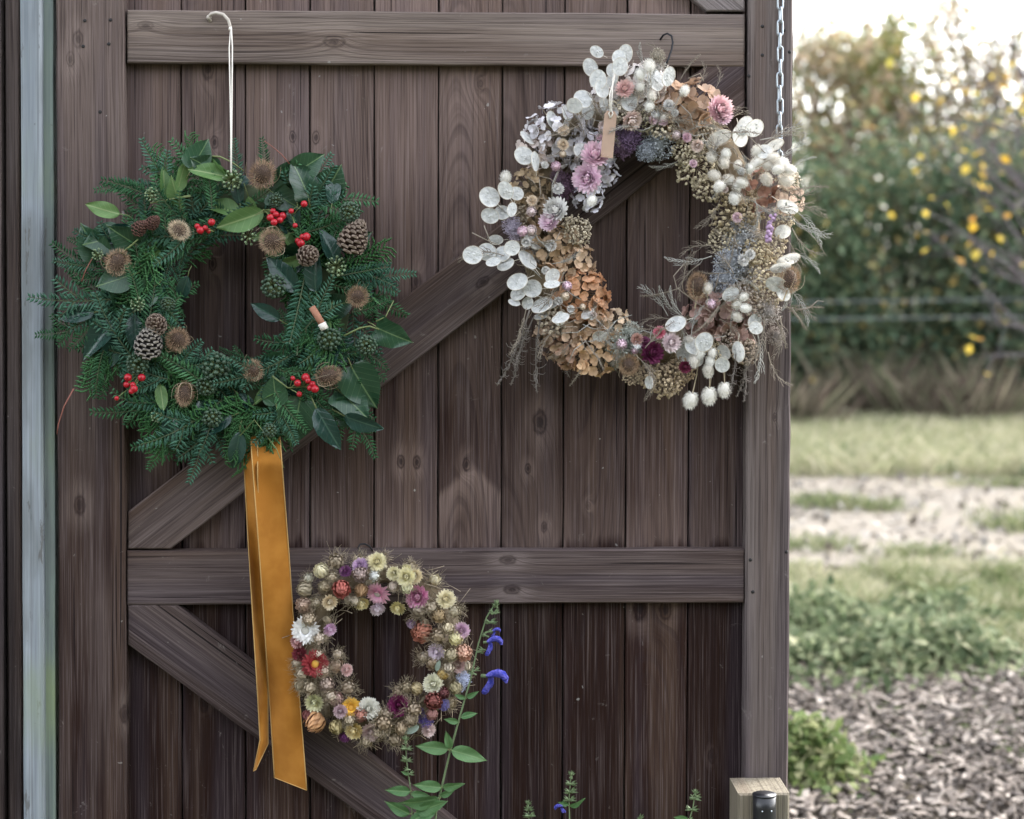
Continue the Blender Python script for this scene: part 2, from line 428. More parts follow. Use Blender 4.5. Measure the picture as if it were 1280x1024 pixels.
def hpos(u, v, dist):       # point seen at a photo pixel, dist metres down the line of sight
    return C0 + ray(u, v) * dist
# the hedge, near shrubs at about 15 m, taller trees behind
def hx(u, dist): return hpos(u, 300, dist).x
YH = 12.6
shrub('bramble_bush', (hx(1040, 15.6), YH, .95), (1.0, .8, 1.15), 9000, .075, L_GREEN, 11, 'wide green bramble bush just right of the barn door edge')
shrub('bramble_bush', (hx(1130, 15.8), YH + .2, 1.05), (.95, .8, 1.35), 9000, .075, L_GREEN, 12, 'tall green bramble bush with yellow leaves in the middle of the hedge')
shrub('bramble_bush', (hx(1235, 15.6), YH + .1, .95), (.95, .8, 1.15), 9000, .08, L_DARK, 13, 'dark green ivy covered bush at the right of the hedge')
shrub('bramble_bush', (hx(1330, 15.6), YH, .9), (1.0, .8, 1.2), 6500, .08, L_GREEN, 14, 'green bush at the far right end of the hedge')
shrub('bramble_bush', (hx(930, 15.6), YH, .9), (1.0, .8, 1.2), 5000, .08, L_DARK, 15, 'dark bush half hidden behind the barn door edge')
shrub('russet_tree', (hx(1035, 17.4), YH + 2.1, 2.62), (1.1, .8, 1.05), 5200, .085, L_RUST, 16, 'russet autumn tree behind the hedge beside the door edge', 'tree', 'autumn trees behind the hedge', 34, 14, .04, .22)
shrub('russet_tree', (hx(1100, 17.6), YH + 2.4, 2.55), (.7, .8, 1.15), 3400, .085, L_PALE, 17, 'pale green yellowing tree top standing above the middle of the hedge', 'tree', 'autumn trees behind the hedge', 26, 12, .04, .22)
shrub('russet_tree', (hx(1190, 17.4), YH + 2.1, 2.65), (.85, .8, 1.15), 3400, .08, L_RUST, 18, 'low brown tree behind the dip in the hedge', 'tree', 'autumn trees behind the hedge', 26, 14, .04, .22)
shrub('russet_tree', (hx(1280, 17.4), YH + 2.0, 2.95), (1.1, .8, 1.6), 3600, .08, L_RUST, 19, 'thin russet tree at the right edge behind the hedge', 'tree', 'autumn trees behind the hedge', 30, 30, .035, .25)
# bare twiggy tree with yellow leaves, nearer than the hedge
rs = np.random.RandomState(5); rnd = random.Random(5)
tc = hpos(1305, 300, 11.2)
yt = thing('yellow_leaf_tree', (tc.x, tc.y, 0), 'bare grey twiggy tree with a few yellow leaves at right', 'tree')
mb = MB(); tips = []
mb.tube([(tc.x, tc.y, 0), (tc.x + .03, tc.y, .8), (tc.x - .02, tc.y + .05, 1.5), (tc.x, tc.y, 2.6)], .05, 7, taper=.02)
for i in range(26):
    z0 = rnd.uniform(.7, 2.2); a = Vector((tc.x + rnd.uniform(-.02, .02), tc.y, z0))
    b = a + Vector((-rnd.uniform(.15, .95), rnd.uniform(-.4, .4), rnd.uniform(-.1, 1.0)))
    branchy(mb, a, [b], .009, rnd, sag=.10)
    for _ in range(5):
        s_ = a.lerp(b, rnd.uniform(.35, .95)); e = s_ + Vector((rnd.uniform(-.35, .12), rnd.uniform(-.2, .2), rnd.uniform(-.12, .4)))
        branchy(mb, s_, [e], .0035, rnd, sag=.10); tips.append(e); tips.append(s_.lerp(e, .6))
put('branches', mb.mesh('branches', TWIGM), yt, kind='stuff')
tips = [t for t in tips if t.z > .5]
sel = rs.permutation(len(tips))[:85]
cen = np.array([tuple(tips[i]) for i in sel]) + rs.normal(size=(len(sel), 3)) * .02
put('foliage', leafcloud('foliage', cen, .062, L_YEL, rs, .75), yt, kind='stuff')

# unseen tree mass added behind the camera to block the low sky
rs = np.random.RandomState(91)
pp_, _t = crown_points(rs, (0, -11.0, 2.4), (12, 1.3, 2.8), 18000, 110, .2)
put('sky_blocker_trees', leafcloud('sky_blocker_trees', pp_[pp_[:, 2] > .05], .34, L_DARK, rs, .7), kind='stuff')

# wire stock fence in front of the hedge
WIRE = simple('fence_wire', (.35, .37, .40), .5)
yf = 10.9; xf = hx(1130, 14)
wf_ = thing('wire_fence', (xf, yf, 0), 'thin grey wire fence strung in front of the hedge', 'fence')
for z_ in (1.015, .89):
    mb = MB(); mb.tube([(xf + dx, yf, z_ + .012 * math.sin(dx * 1.5)) for dx in np.linspace(-5, 6, 23)], .0022, 4)
    put('wire', mb.mesh('wire', WIRE), wf_)
for dx in (-5, 6):
    mb = MB(); mb.tube([(xf + dx, yf + .05, 0), (xf + dx, yf + .05, .6), (xf + dx, yf + .05, 1.2)], .05, 8)
    put('fence_post', mb.mesh('fence_post', BARK), wf_)

# grass bank, verge, weeds, wood chips
def scatter(rs, n, x0, x1, y0, y1): return np.c_[rs.uniform(x0, x1, n), rs.uniform(y0, y1, n), np.zeros(n)]
def patchy(p, rs, sc, thr):
    q = np.zeros(len(p))
    for k in range(5):
        a = rs.uniform(0, 6.28); f = sc * (1 + k * .6); q += np.sin(p[:, 0] * f * math.cos(a) + p[:, 1] * f * math.sin(a) + rs.uniform(0, 6)) / (1 + .4 * k)
    return q > thr
rs = np.random.RandomState(21)
p = scatter(rs, 70000, -3, 9, 8.5, 12.3)
tag_ = put('tall_grass', blades('tall_grass', p, .17, L_DRY, rs, .0032, .5), kind='stuff')
p2 = scatter(rs, 30000, -3, 9, 8.5, 11.6); p2 = p2[patchy(p2, rs, 1.6, .1)]
put('green_grass', blades('green_grass', p2, .15, L_GRASS, rs, .004, .35), kind='stuff')
p = scatter(rs, 16000, -2, 8, 8.45, 9.6); p = p[patchy(p, rs, 3.3, .7)]; p[:, 2] = rs.uniform(.02, .11, len(p))
put('bank_weeds', leafcloud('bank_weeds', p, .055, L_WEED, rs, .6), kind='stuff')
p = scatter(rs, 60000, -.5, 6, 3.6, 5.3); p = p[patchy(p, rs, 3.4, .0)]
put('verge_grass', blades('verge_grass', p, .075, L_GRASS, rs, .0026, .5), kind='stuff')
p = scatter(rs, 34000, -.5, 6, 3.8, 5.4); p = p[patchy(p, rs, 3.1, .0)]
put('dry_verge_grass', blades('dry_verge_grass', p, .08, L_DRY, rs, .0026, .5), kind='stuff')
tf = []
for u, v, n_, sx, sy in ((1020, 632, 260, .10, .05), (1060, 637, 300, .14, .05), (1100, 641, 140, .10, .04), (1268, 664, 380, .10, .10), (1005, 690, 420, .14, .07), (1150, 700, 300, .12, .05), (1275, 612, 500, .2, .06), (1340, 650, 400, .3, .12)):
    c_ = GR(u, v); tf.append(np.c_[rs.normal(c_.x, sx, n_), rs.normal(c_.y, sy, n_), np.full(n_, .01)])
put('path_grass', blades('path_grass', np.vstack(tf), .075, L_GRASS, rs, .003, .5), kind='stuff')
n = 5000; cg = np.c_[rs.uniform(-.5, 5, n), rs.uniform(5.4, 8.5, n), np.full(n, .016)]
put('path_stones', leafcloud('path_stones', cg, .055, leafmat('path_stone', [(0, (.11, .095, .08)), (.5, (.19, .17, .145)), (1, (.31, .285, .25))], trans=.0, k=1.0), rs, .8, .05), kind='stuff')
L_UND = leafmat('undergrowth', [(0, (.06, .045, .035)), (.4, (.13, .10, .08)), (.7, (.09, .10, .055)), (1, (.24, .20, .15))], k=1.2)
p = scatter(rs, 22000, -3, 9, 11.0, 12.0); pb = p[patchy(p, rs, 1.3, -.6)]
hu = .22 + .42 * (.5 + .5 * np.sin(pb[:, 0] * 2.3 + 1) * np.sin(pb[:, 0] * 5.1 + pb[:, 1] * 3)) * rs.uniform(.5, 1.3, len(pb))
put('undergrowth', blades('undergrowth', pb, hu, L_UND, rs, .003, .32), kind='stuff')
cl = np.c_[rs.uniform(-.3, 4, 70), rs.uniform(3.7, 5.3, 70)]
for nm_, mt_, h_ in (('grass_tufts', L_GRASS, .09), ('dry_grass_tufts', L_DRY, .10)):
    q_ = np.vstack([np.c_[rs.normal(a_, .07, 160), rs.normal(b_, .06, 160), np.zeros(160)] for a_, b_ in cl[rs.rand(70) < .6]])
    put(nm_, blades(nm_, q_, h_, mt_, rs, .0026, .5), kind='stuff')
# low leafy weeds between path and chips
cs = [(hpos(u, 300, d).x, d - 3) for u, d in ((1000, 6.9), (1040, 6.5), (1075, 7.0), (1110, 6.5), (1150, 6.8), (1180, 6.6), (1160, 7.1), (1030, 7.1), (1000, 7.2), (1130, 6.35), (1010, 6.35), (1195, 7.1), (1215, 6.45))]
cs += [(x_, y_) for x_, y_ in zip(rs.uniform(-.4, .9, 8), rs.uniform(3.3, 4.6, 8))]
pts = []
for i, (x_, y_) in enumerate(cs):
    n = 430; a = rs.normal(size=(n, 3)) * np.array([.16, .16, 0]); a[:, 2] = rs.uniform(0, 1, n) ** .7 * rs.uniform(.09, .19) * np.exp(-(a[:, 0] ** 2 + a[:, 1] ** 2) / .035)
    pts.append(a + np.array([x_, y_, .015]))
put('leafy_weeds', leafcloud('leafy_weeds', np.vstack(pts), .048, L_WEED, rs, .6), kind='stuff')
lp = GR(1022, 985); rs2 = np.random.RandomState(8)
lt = thing('lime_shrub', (lp.x, lp.y, 0), 'low lime green leafy plant at the foot of the door edge', 'plant')
a = rs2.normal(size=(1200, 3)) * np.array([.07, .10, 0]); a[:, 2] = rs2.uniform(0, 1, 1200) ** .7 * .165 * np.exp(-(a[:, 0] ** 2 + a[:, 1] ** 2) / .03)
put('foliage', leafcloud('foliage', a + np.array([lp.x - .02, lp.y + .1, .01]), .042, L_LIME, rs2, .55), lt, kind='stuff')
def chip_mat():
    g = G('wood_chip'); c = g.ramp(g.island(), [(0, (.025, .022, .02)), (.3, (.075, .062, .052)), (.65, (.19, .16, .135)), (1, (.34, .30, .26))])
    n = g.noise(g.pos(), 60, 3); c = g.mix(g.mul(n, .4), c, (.13, .105, .09)); return g.bsdf(c, .85, n, .3, .003, .2)
rs = np.random.RandomState(31); n = 21000
cx_ = np.c_[rs.uniform(.2, 3.2, n), 1.0 + 2.9 * rs.rand(n), rs.uniform(.006, .03, n)]
yaw = rs.uniform(0, 6.28, n); pit = rs.normal(size=n) * .3; Lc = rs.uniform(.007, .027, n); Wc = rs.uniform(.004, .011, n); Tc = rs.uniform(.0015, .004, n)
ax = np.c_[np.cos(yaw) * np.cos(pit), np.sin(yaw) * np.cos(pit), np.sin(pit)]; bx = np.c_[-np.sin(yaw), np.cos(yaw), rs.normal(size=n) * .3]; nx_ = np.cross(ax, bx)
V = np.empty((n, 8, 3), np.float32); k = 0
for sz_ in (-1, 1):
    for (sx, sy) in ((-1, -1), (1, -1), (1, 1), (-1, 1)):
        V[:, k] = cx_ + ax * (Lc * sx * rs.uniform(.7, 1.1, n))[:, None] + bx * (Wc * sy * rs.uniform(.5, 1.1, n))[:, None] + nx_ * (Tc * sz_)[:, None]; k += 1
F = np.array([(0,3,2,1),(4,5,6,7),(0,1,5,4),(1,2,6,5),(2,3,7,6),(3,0,4,7)])
FF = (F[None] + (np.arange(n) * 8)[:, None, None]).reshape(-1, 4)
me = bpy.data.meshes.new('wood_chips'); me.from_pydata(V.reshape(-1, 3).tolist(), [], FF.tolist()); fin(me, chip_mat(), None, False)
put('wood_chips', me, kind='stuff')

# ------------------------------------------------------------------ barn wall, frame post, door
PLK = [(.40, -.19), (.70, -.15), (.86, -.04), (.955, .06), (.975, .52), (1.05, .30), (1.18, .22), (1.42, .44), (1.62, .74), (1.9, .95)]  # planks: darkest low down, pale band above the middle rail, palest at the top
STL = [(.40, .08), (.80, .14), (1.05, .26), (1.35, .48), (1.7, .72), (1.9, .80)]  # left stile and wall boards: paler with height
zt = 2.36
wall = thing('barn_wall', (P(0, 1000).x - .9, 0, 0), 'dark weathered timber wall at the left edge', 'wall')
x1 = P(25, 500, 0).x
wmat = [wood('wall_timber_%d' % i, STL, [], dark=(.045, .034, .033), pale=(.20, .165, .155), tint=1.0) for i in range(3)]
edges = [x1, P(6, 500).x] + [P(6, 500).x - .115 * k for k in range(1, 17)]
for i in range(len(edges) - 1):
    board('plank', [(edges[i + 1] + .002, .02), (edges[i] - .002, .02), (edges[i] - .002, 3.0), (edges[i + 1] + .002, 3.0)], (.006 if i % 2 else -.004), .025, 90, wmat[i % 3], wall, seg=.12)
mb = MB(); mb.box((edges[-1], .03, .02), (P(76, 500).x, .07, 3.0)); put('backing', mb.mesh('backing', BARK, False), wall)  # unseen box added to stop sun leaking through the gaps

post = thing('frame_post', (P(48, 500).x, 0, 0), 'pale blue grey weathered post beside the door', 'post')
def post_mat(name, a, b, alg):
    g = G(name); x, y, z = g.xyz(g.coord())
    s_ = g.noise(g.vec(g.mul(x, 90), g.mul(y, 60), g.mul(z, 1.0)), 1, 3); f_ = g.noise(g.vec(g.mul(x, 400), y, g.mul(z, 9)), 1, 3); bl = g.noise(g.vec(g.mul(x, 12), y, g.mul(z, 3.2)), 1, 4)
    c = g.mix(g.step(s_, .3, .7), a, b); c = g.mix(g.mul(g.step(f_, .45, .7), .35), c, (.09, .10, .11))
    c = g.mix(g.mul(g.step(bl, .48, .62), .7), c, (.12, .13, .13)); c = g.mix(g.mul(g.step(g.noise(g.vec(g.mul(x, 50), y, g.mul(z, 9)), 1, 5, .7), .60, .66), .75), c, (.09, .085, .08)); c = g.mix(g.mul(g.step(g.noise(g.vec(g.mul(x, 150), y, g.mul(z, .8)), 1, 2), .60, .66), .5), c, (.10, .11, .115)); c = g.mix(g.mul(g.step(bl, .5, .3), alg), c, (.20, .25, .13))
    c = g.mix(g.mul(g.step(g.noise(g.vec(x, y, z), 70, 2), .72, .78), .6), c, (.06, .05, .04))
    return g.bsdf(c, .7, f_, .4, .001, .3)
def rect(u0, u1, z0, z1, d, v=500): a, b = P(u0, v, d).x, P(u1, v, d).x; return [(a, z0), (b, z0), (b, z1), (a, z1)]
board('front_board', rect(27, 53, .0, 3.0, .045), .045, .05, 90, post_mat('post_blue', (.15, .172, .195), (.285, .31, .335), .5), post, .003)
board('edge_strip', rect(53.6, 67.5, .0, 3.0, .028), .028, .04, 90, post_mat('post_green', (.12, .15, .135), (.20, .24, .215), .9), post, .003)

door = thing('barn_door', (P(545, 500).x, 0, .05), 'large brown boarded barn door the three wreaths hang on', 'door')
seams = [158, 227, 307, 387.5, 467.5, 547.5, 627, 704.5, 782.5, 861, 931]
def kn(u, v, r, s=1.0, ang=90, cen=None):   # knot at a photo pixel, in a vertical plank's own coordinates
    q = P(u, v); return (q.x - cen[0], q.z - cen[1], r * MM, s)
pk = {0: [(195, 560, 6, .6)], 1: [(268, 178, 5, .9), (260, 86, 8, .7), (266, 330, 5, 1), (255, 880, 6, .7)], 2: [(366, 171, 4.5, 1)], 3: [(395, 172, 5, .9)],
      4: [(501, 577, 5, 1), (521, 578, 5, 1), (520, 352, 7, .6)], 5: [(583, 581, 5, .8), (600, 105, 7, .5)], 6: [(675, 528, 9, .95), (660, 586, 4, .9), (680, 659, 4, .5)],
      7: [(735, 632, 3, .3)], 8: [(800, 760, 9, .9), (832, 762, 8, .9)], 9: [(890, 945, 5, .5)]}
arch = {1: (-.6, 0), 3: (.5, -.02), 5: (1.0, .004), 6: (.9, -.02), 7: (-.8, 0), 8: (.8, .01)}
for i in range(10):
    a, b = P(seams[i], 500).x, P(seams[i + 1], 500).x
    cen = ((a + b) / 2, (zt + .06) / 2)
    ar = arch.get(i, (0, 0))
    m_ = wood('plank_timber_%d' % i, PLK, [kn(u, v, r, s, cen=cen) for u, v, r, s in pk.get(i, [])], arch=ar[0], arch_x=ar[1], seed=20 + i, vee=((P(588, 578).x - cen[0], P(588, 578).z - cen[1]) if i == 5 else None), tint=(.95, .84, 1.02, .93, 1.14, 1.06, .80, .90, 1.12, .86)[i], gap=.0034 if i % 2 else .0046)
    g_ = .0012
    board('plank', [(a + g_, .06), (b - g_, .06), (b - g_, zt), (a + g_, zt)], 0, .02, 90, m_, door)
mb = MB(); mb.box((P(160, 500).x, .021, .08), (P(929, 500).x, .045, zt - .02)); put('backing', mb.mesh('backing', BARK, False), door)
FR = .024
RK = (.17, .135, .138)
def hb(name, u0, u1, v0, v1, d, mat, label=None):
    pts = px([(u0, v1), (u1, v1 - (3 if v1 < 300 else 5) * 0), (u1, v0), (u0, v0)], d); return board(name, pts, d, d - .001, 0, mat, door, .002, .0007, label=label)
def rail(v0, v1, name, curve, knots, **kw):
    a, b = P(158.5, (v0 + v1) / 2, FR), P(931, (v0 + v1) / 2, FR); zc = (P(545, v0, FR).z, P(545, v1, FR).z)
    cx, cz = (a.x + b.x) / 2, (zc[0] + zc[1]) / 2
    # local frame of a rail: local Z = +x, local X = -z
    ks = [(-(P(u, v, FR).z - cz), P(u, v, FR).x - cx, r * MM, s) for u, v, r, s in knots]
    m_ = wood(name, curve, ks, **kw)
    board('rail', [(a.x, zc[1]), (b.x, zc[1]), (b.x, zc[0]), (a.x, zc[0])], FR, FR - .0015, 0, m_, door, .0022, .0007)
rail(15, 81, 'rail_timber_top', .82, [(418, 52, 8, .7), (182, 32, 6, .4)], pale=(.25, .20, .172), seed=51)
rail(687.5, 755, 'rail_timber_mid', .42, [(640, 737, 6, .8), (635, 700, 6, .6)], pale=(.195, .154, .145), seed=52)
board('rail', [(P(158.5, 500).x, .10), (P(931, 500).x, .10), (P(931, 500).x, .20), (P(158.5, 500).x, .20)], FR, FR - .0015, 0, wood('rail_timber_low', .2, seed=54), door)
board('rail', [(P(158.5, 500).x, 2.24), (P(931, 500).x, 2.24), (P(931, 500).x, 2.33), (P(158.5, 500).x, 2.33)], FR, FR - .0015, 0, wood('rail_timber_head', .6, seed=55), door)
def brace(poly, name, **kw):
    pts = px(poly, FR - .001); e = Vector(pts[1]) - Vector(pts[0]); ang = kw.pop('ang', None) or math.degrees(math.atan2(e.y, e.x))
    board('brace', pts, FR - .001, FR - .003, ang, wood(name, kw.pop('curve', .5), kw.pop('knots', ()), **kw), door, .0022, .0007)
brace([(213, 686.5), (931, 136), (931, 82.5), (882, 82.5), (159.5, 640), (159.5, 686.5)], 'brace_timber_long', curve=.46, pale=(.175, .136, .124), seed=61, knots=[(.01, .08, .007, .8)], arch=.4)
brace([(458, 1024), (159.5, 806), (159.5, 756.5), (222, 756.5), (565, 1024), (760, 1175), (700, 1200)][1:4] + [(640, 1082), (585, 1117)], 'brace_timber_low', curve=.42, ang=-36.5, pale=(.155, .122, .116), seed=62)
brace([(884, 14), (858, -7), (760, -85), (820, -135), (931, -50), (931, 14)], 'brace_timber_upper', curve=.85, pale=(.30, .26, .25), seed=63)
m_ = wood('stile_timber_left', STL, [(P(96, 118).x - P(112, 500).x, .55, .008, .6), (-.03, .52, .007, .5), (-.018, -.165, .009, .6), (.05, -.49, .008, .6)], pale=(.20, .152, .134), seed=71)
board('stile', rect(71.5, 156.5, .05, zt, .03), .03, .05, 90, m_, door, .003, .0008)
m_ = wood('stile_timber_right', [(.40, .45), (.80, .55), (1.05, .62), (1.35, .62), (1.7, .74), (1.9, .80)], [(.01, -.03, .004, .7)], pale=(.205, .17, .158), dark=(.047, .032, .029), seed=72)
board('stile', rect(933, 988.5, .05, zt, .03), .03, .05, 90, m_, door, .003, .0008)
NAIL = simple('nail_black', (.018, .016, .016), .6, metal=.3)
nm = MB(); nm.ball((0, 0, 0), 1, 8, 5, sc=(1, .45, 1)); nme = nm.mesh('nail_head', NAIL)
for u, v in ((106, 26), (138, 25), (104, 58), (136, 55), (953, 33), (980, 38), (953, 69), (987, 65), (938, 700), (941, 740), (983, 690), (125, 140), (936, 95)):
    q = P(u, v, .0302); put('nail_head', nme, door, Matrix.Translation(q) @ Matrix.Scale(.0028, 4))

# ------------------------------------------------------------------ small materials
CORD = simple('cord_white', (.62, .58, .52), .9, nscale=900, bstr=.6)
IRON = simple('iron_black', (.02, .02, .022), .45, metal=.7, spec=.5)
GALV = simple('galvanised', (.42, .46, .50), .42, metal=.75, nscale=200)
M_YEW = None
def green_mat(name, a, b, rough=.5, spec=.12, trans=.10):
    g = G(name); isl = g.island(); o = g.oi('Random')
    f = g.add(g.mul(isl, .35), g.mul(o, .65)); c = g.mix(f, a, b)
    return g.bsdf(c, rough, None, 0, 0, spec, trans=trans)
M_YEW = green_mat('fir_needle', (.010, .042, .018), (.078, .19, .085))
M_YEWB = green_mat('fir_needle_blue', (.010, .038, .024), (.078, .175, .115))
M_CYP = green_mat('cypress_scale', (.034, .100, .030), (.085, .195, .085))
M_FSTEM = simple('fir_stem', (.055, .075, .035), .7, nscale=80)
M_STEM = simple('green_stem', (.13, .16, .06), .6, nscale=80)
M_RSTEM = simple('red_twig', (.20, .07, .05), .6)
M_BSTEM = simple('brown_stem', (.10, .065, .04), .8)
def leaf_mat(name, a, b, rough, vein=(.13, .20, .09), back=.12, spec=.28, coat=.0):
    g = G(name); x, y, z = g.xyz(g.coord()); o = g.oi('Random')
    n = g.noise(g.coord(), 3, 3); c = g.mix(g.add(g.mul(o, .75), g.mul(g.sub(n, .4), .5)), a, b)
    mid = g.sub(1, g.step(g.m('ABSOLUTE', x), .008, .022))
    sv = g.m('ABSOLUTE', g.sub(g.m('FRACT', g.mul(g.sub(y, g.mul(g.m('ABSOLUTE', x), .9)), 6.5)), .5)); sv = g.mul(g.sub(1, g.step(sv, .02, .08)), .20)
    c = g.mix(g.m('MAXIMUM', g.mul(mid, .8), sv), c, vein)
    return g.bsdf(c, rough, sv, .25, .02, spec, trans=back, coat=coat)
M_IVY = leaf_mat('ivy_leaf', (.010, .036, .019), (.028, .078, .036), .30, spec=.45)
M_LAUREL = leaf_mat('laurel_leaf', (.065, .14, .042), (.15, .25, .09), .42, vein=(.26, .33, .15), back=.2)
M_HOLLY = leaf_mat('holly_leaf', (.010, .034, .026), (.022, .055, .042), .2, vein=(.05, .10, .07), spec=.45, coat=0)

def blade(mb, base, d, nrm, L, W, mat=0, keel=.12):
    d = Vector(d).normalized(); s_ = d.cross(Vector(nrm)); s_ = s_.normalized() if s_.length > 1e-6 else d.orthogonal().normalized()
    n_ = s_.cross(d); b = Vector(base); m1 = b + d * L * .45
    mb.add([b, m1 + s_ * W / 2, b + d * L, m1 - s_ * W / 2, m1 + n_ * W * keel * 4], [(0, 4, 1), (4, 2, 1), (0, 3, 4), (3, 2, 4)], mat)
def fir_sprig(seed, side=0, L=.085, nl=.0185, mats=None):
    rnd = random.Random(seed); mb = MB()
    bend = rnd.uniform(-.25, .25); droop = rnd.uniform(-.15, .25)
    def shoot(o, ang, ln, k0):
        pts = []
        for i in range(9):
            t = i / 8; a = ang + bend * t
            pts.append(Vector((o[0] + math.sin(a) * ln * t, o[1] + math.cos(a) * ln * t, o[2] - droop * ln * t * t)))
        mb.tube(pts, .0011, 4, 1, taper=.0005)
        n = int(ln / .0052)
        for i in range(n):
            t = (i + .6) / n; q = t * 8; j = min(7, int(q)); p_ = pts[j].lerp(pts[j + 1], q - j); dd = (pts[j + 1] - pts[j]).normalized()
            for sg in (-1, 1):
                sv = Vector((dd.y, -dd.x, 0)) * sg
                l_ = nl * k0 * (1 - .55 * max(0, t - .55) / .45) * rnd.uniform(.75, 1.1) * min(1, .55 + t * 2)
                fw = rnd.uniform(.45, .85) + .6 * max(0, t - .8)
                blade(mb, p_, dd * fw + sv + Vector((0, 0, rnd.uniform(-.12, .38))), (0, 0, 1), l_, .0038, 0)
        return pts
    main = shoot((0, 0, 0), 0, L, 1)
    for k in range(side):
        t = (k + 1) / (side + 1) * .8; p_ = main[int(t * 8)]; sg = 1 if k % 2 else -1
        shoot(p_, sg * rnd.uniform(.55, .85), L * (1 - t) * rnd.uniform(.6, .8), .85)
    return mb.mesh('fir_sprig', mats, False)
FIR = [fir_sprig(100 + i, 0 if i < 3 else 3, .085 if i < 3 else .115, mats=[M_YEWB if i % 2 else M_YEW, M_FSTEM]) for i in range(7)]
def cypress(seed, L=.095):
    rnd = random.Random(seed); mb = MB()
    def twig(o, ang, ln, lev):
        n = max(3, int(ln / .0042)); p_ = Vector(o); a = ang
        for i in range(n):
            d_ = Vector((math.sin(a), math.cos(a), rnd.uniform(-.15, .15))); st = ln / n
            wd = .0042 if lev else .0034
            blade(mb, p_ - d_ * st * .3, d_, (0, 0, 1), st * 2.0, wd * (1 - .35 * i / n), 0, .25)
            p_ = p_ + d_ * st; a += rnd.uniform(-.05, .05) - ang * .02
            if lev < 2 and i >= 1:
                t = i / n
                if lev == 0 or i % 2 == 0:
                    sg = 1 if i % 2 else -1
                    if lev == 1 : sg = 1 if (i // 2) % 2 else -1
                    twig(p_, a + sg * rnd.uniform(.6, .85), (L * .42 if lev == 0 else .016) * (1 - t) ** .7 * rnd.uniform(.7, 1.1) + .004, lev + 1)
    twig((0, 0, 0), 0, L, 0)
    return mb.mesh('cypress_frond', [M_CYP], False)
CYP = [cypress(200 + i) for i in range(4)]
def leaf_mesh(outline, fold, curl, mat, name, nx=6, seed=0, stalk=.35):
    """outline: list of (y, halfwidth) for a leaf of length 1 along local Y"""
    rnd = random.Random(seed); mb = MB(); vs = []; fs = []
    if len(outline) < 20 and 'holly' not in name:
        o2 = []; yy = [o[0] for o in outline]; hh = [o[1] for o in outline]
        for i in range(len(yy) - 1):
            for k in range(3):
                t = k / 3; i0, i3 = max(0, i - 1), min(len(yy) - 1, i + 2); p0, p1, p2, p3 = hh[i0], hh[i], hh[i + 1], hh[i3]
                o2.append((yy[i] + (yy[i + 1] - yy[i]) * t, max(.004, .5 * (2 * p1 + (p2 - p0) * t + (2 * p0 - 5 * p1 + 4 * p2 - p3) * t * t + (3 * p1 - p0 - 3 * p2 + p3) * t ** 3))))
        outline = o2 + [outline[-1]]
    ny = len(outline)
    for y_, hw in outline:
        for i in range(nx + 1):
            s_ = i / nx * 2 - 1; x_ = s_ * hw
            z_ = fold * abs(x_) - curl * y_ * y_ * .5 + .03 * math.sin(y_ * 9 + s_ * 4 + seed) * abs(s_)
            vs.append((x_, y_ - (.12 * s_ * s_ * hw if y_ < .3 else -.05 * s_ * s_ * hw), z_))
    for j in range(ny - 1):
        for i in range(nx):
            q = j * (nx + 1) + i; fs.append((q, q + 1, q + nx + 2, q + nx + 1))
    mb.add(vs, fs, 0)
    if stalk: mb.tube([(0, .02, 0), (rnd.uniform(-.04, .04), -stalk * .5, -.03), (0, -stalk, -.10)], .018, 5, 1)
    return mb.mesh(name, [mat, M_STEM])
ELL = [(0, .01), (.06, .09), (.15, .16), (.3, .22), (.48, .235), (.65, .20), (.8, .13), (.92, .06), (1, .006)]
HEART = [(-.05, .15), (0, .27), (.08, .36), (.2, .42), (.34, .425), (.5, .38), (.64, .30), (.78, .19), (.9, .085), (1, .006)]
LOBE = [(-.05, .15), (0, .32), (.08, .42), (.17, .43), (.27, .385), (.4, .36), (.5, .35), (.62, .29), (.76, .19), (.88, .09), (1, .006)]
HOL = [(0, .02), (.08, .10), (.16, .20), (.25, .13), (.36, .25), (.47, .15), (.58, .25), (.68, .13), (.78, .18), (.88, .07), (1, .004)]
LV = {'laurel': [leaf_mesh(ELL, .5, .3, M_LAUREL, 'laurel_leaf', seed=1), leaf_mesh(ELL, .25, -.25, M_LAUREL, 'laurel_leaf', seed=2)],
      'ivy': [leaf_mesh(LOBE, .3, .4, M_IVY, 'ivy_leaf', seed=3), leaf_mesh(HEART, .35, .5, M_IVY, 'ivy_leaf', seed=4), leaf_mesh(HEART, .15, -.2, M_IVY, 'ivy_leaf', seed=5)],
      'holly': [leaf_mesh(ELL, .6, .5, M_HOLLY, 'holly_leaf', seed=6), leaf_mesh(ELL, .35, .2, M_HOLLY, 'holly_leaf', seed=7)]}
M_IB = simple('ivy_berry_green', (.040, .072, .042), .5, nscale=300); M_IBP = simple('ivy_berry_pale', (.16, .22, .12), .55, nscale=300)
def umbel(seed, n, rad, rb, mat):
    rnd = random.Random(seed); mb = MB()
    for i in range(n):
        z_ = 1 - 1.55 * (i + .5) / n; a = i * 2.39996; r_ = math.sqrt(max(0, 1 - z_ * z_)); e = Vector((r_ * math.cos(a), r_ * math.sin(a), z_)) * rad * rnd.uniform(.85, 1.05)
        mb.tube([(0, 0, -rad * .2), e * .55, e], .0006, 3, 1); mb.ball(e, rb * rnd.uniform(.85, 1.1), 7, 5)
    mb.tube([(0, 0, -rad * .2), (0, -rad * .8, -rad * .8)], .0012, 4, 1)
    return mb.mesh('ivy_berries', [mat, M_STEM])
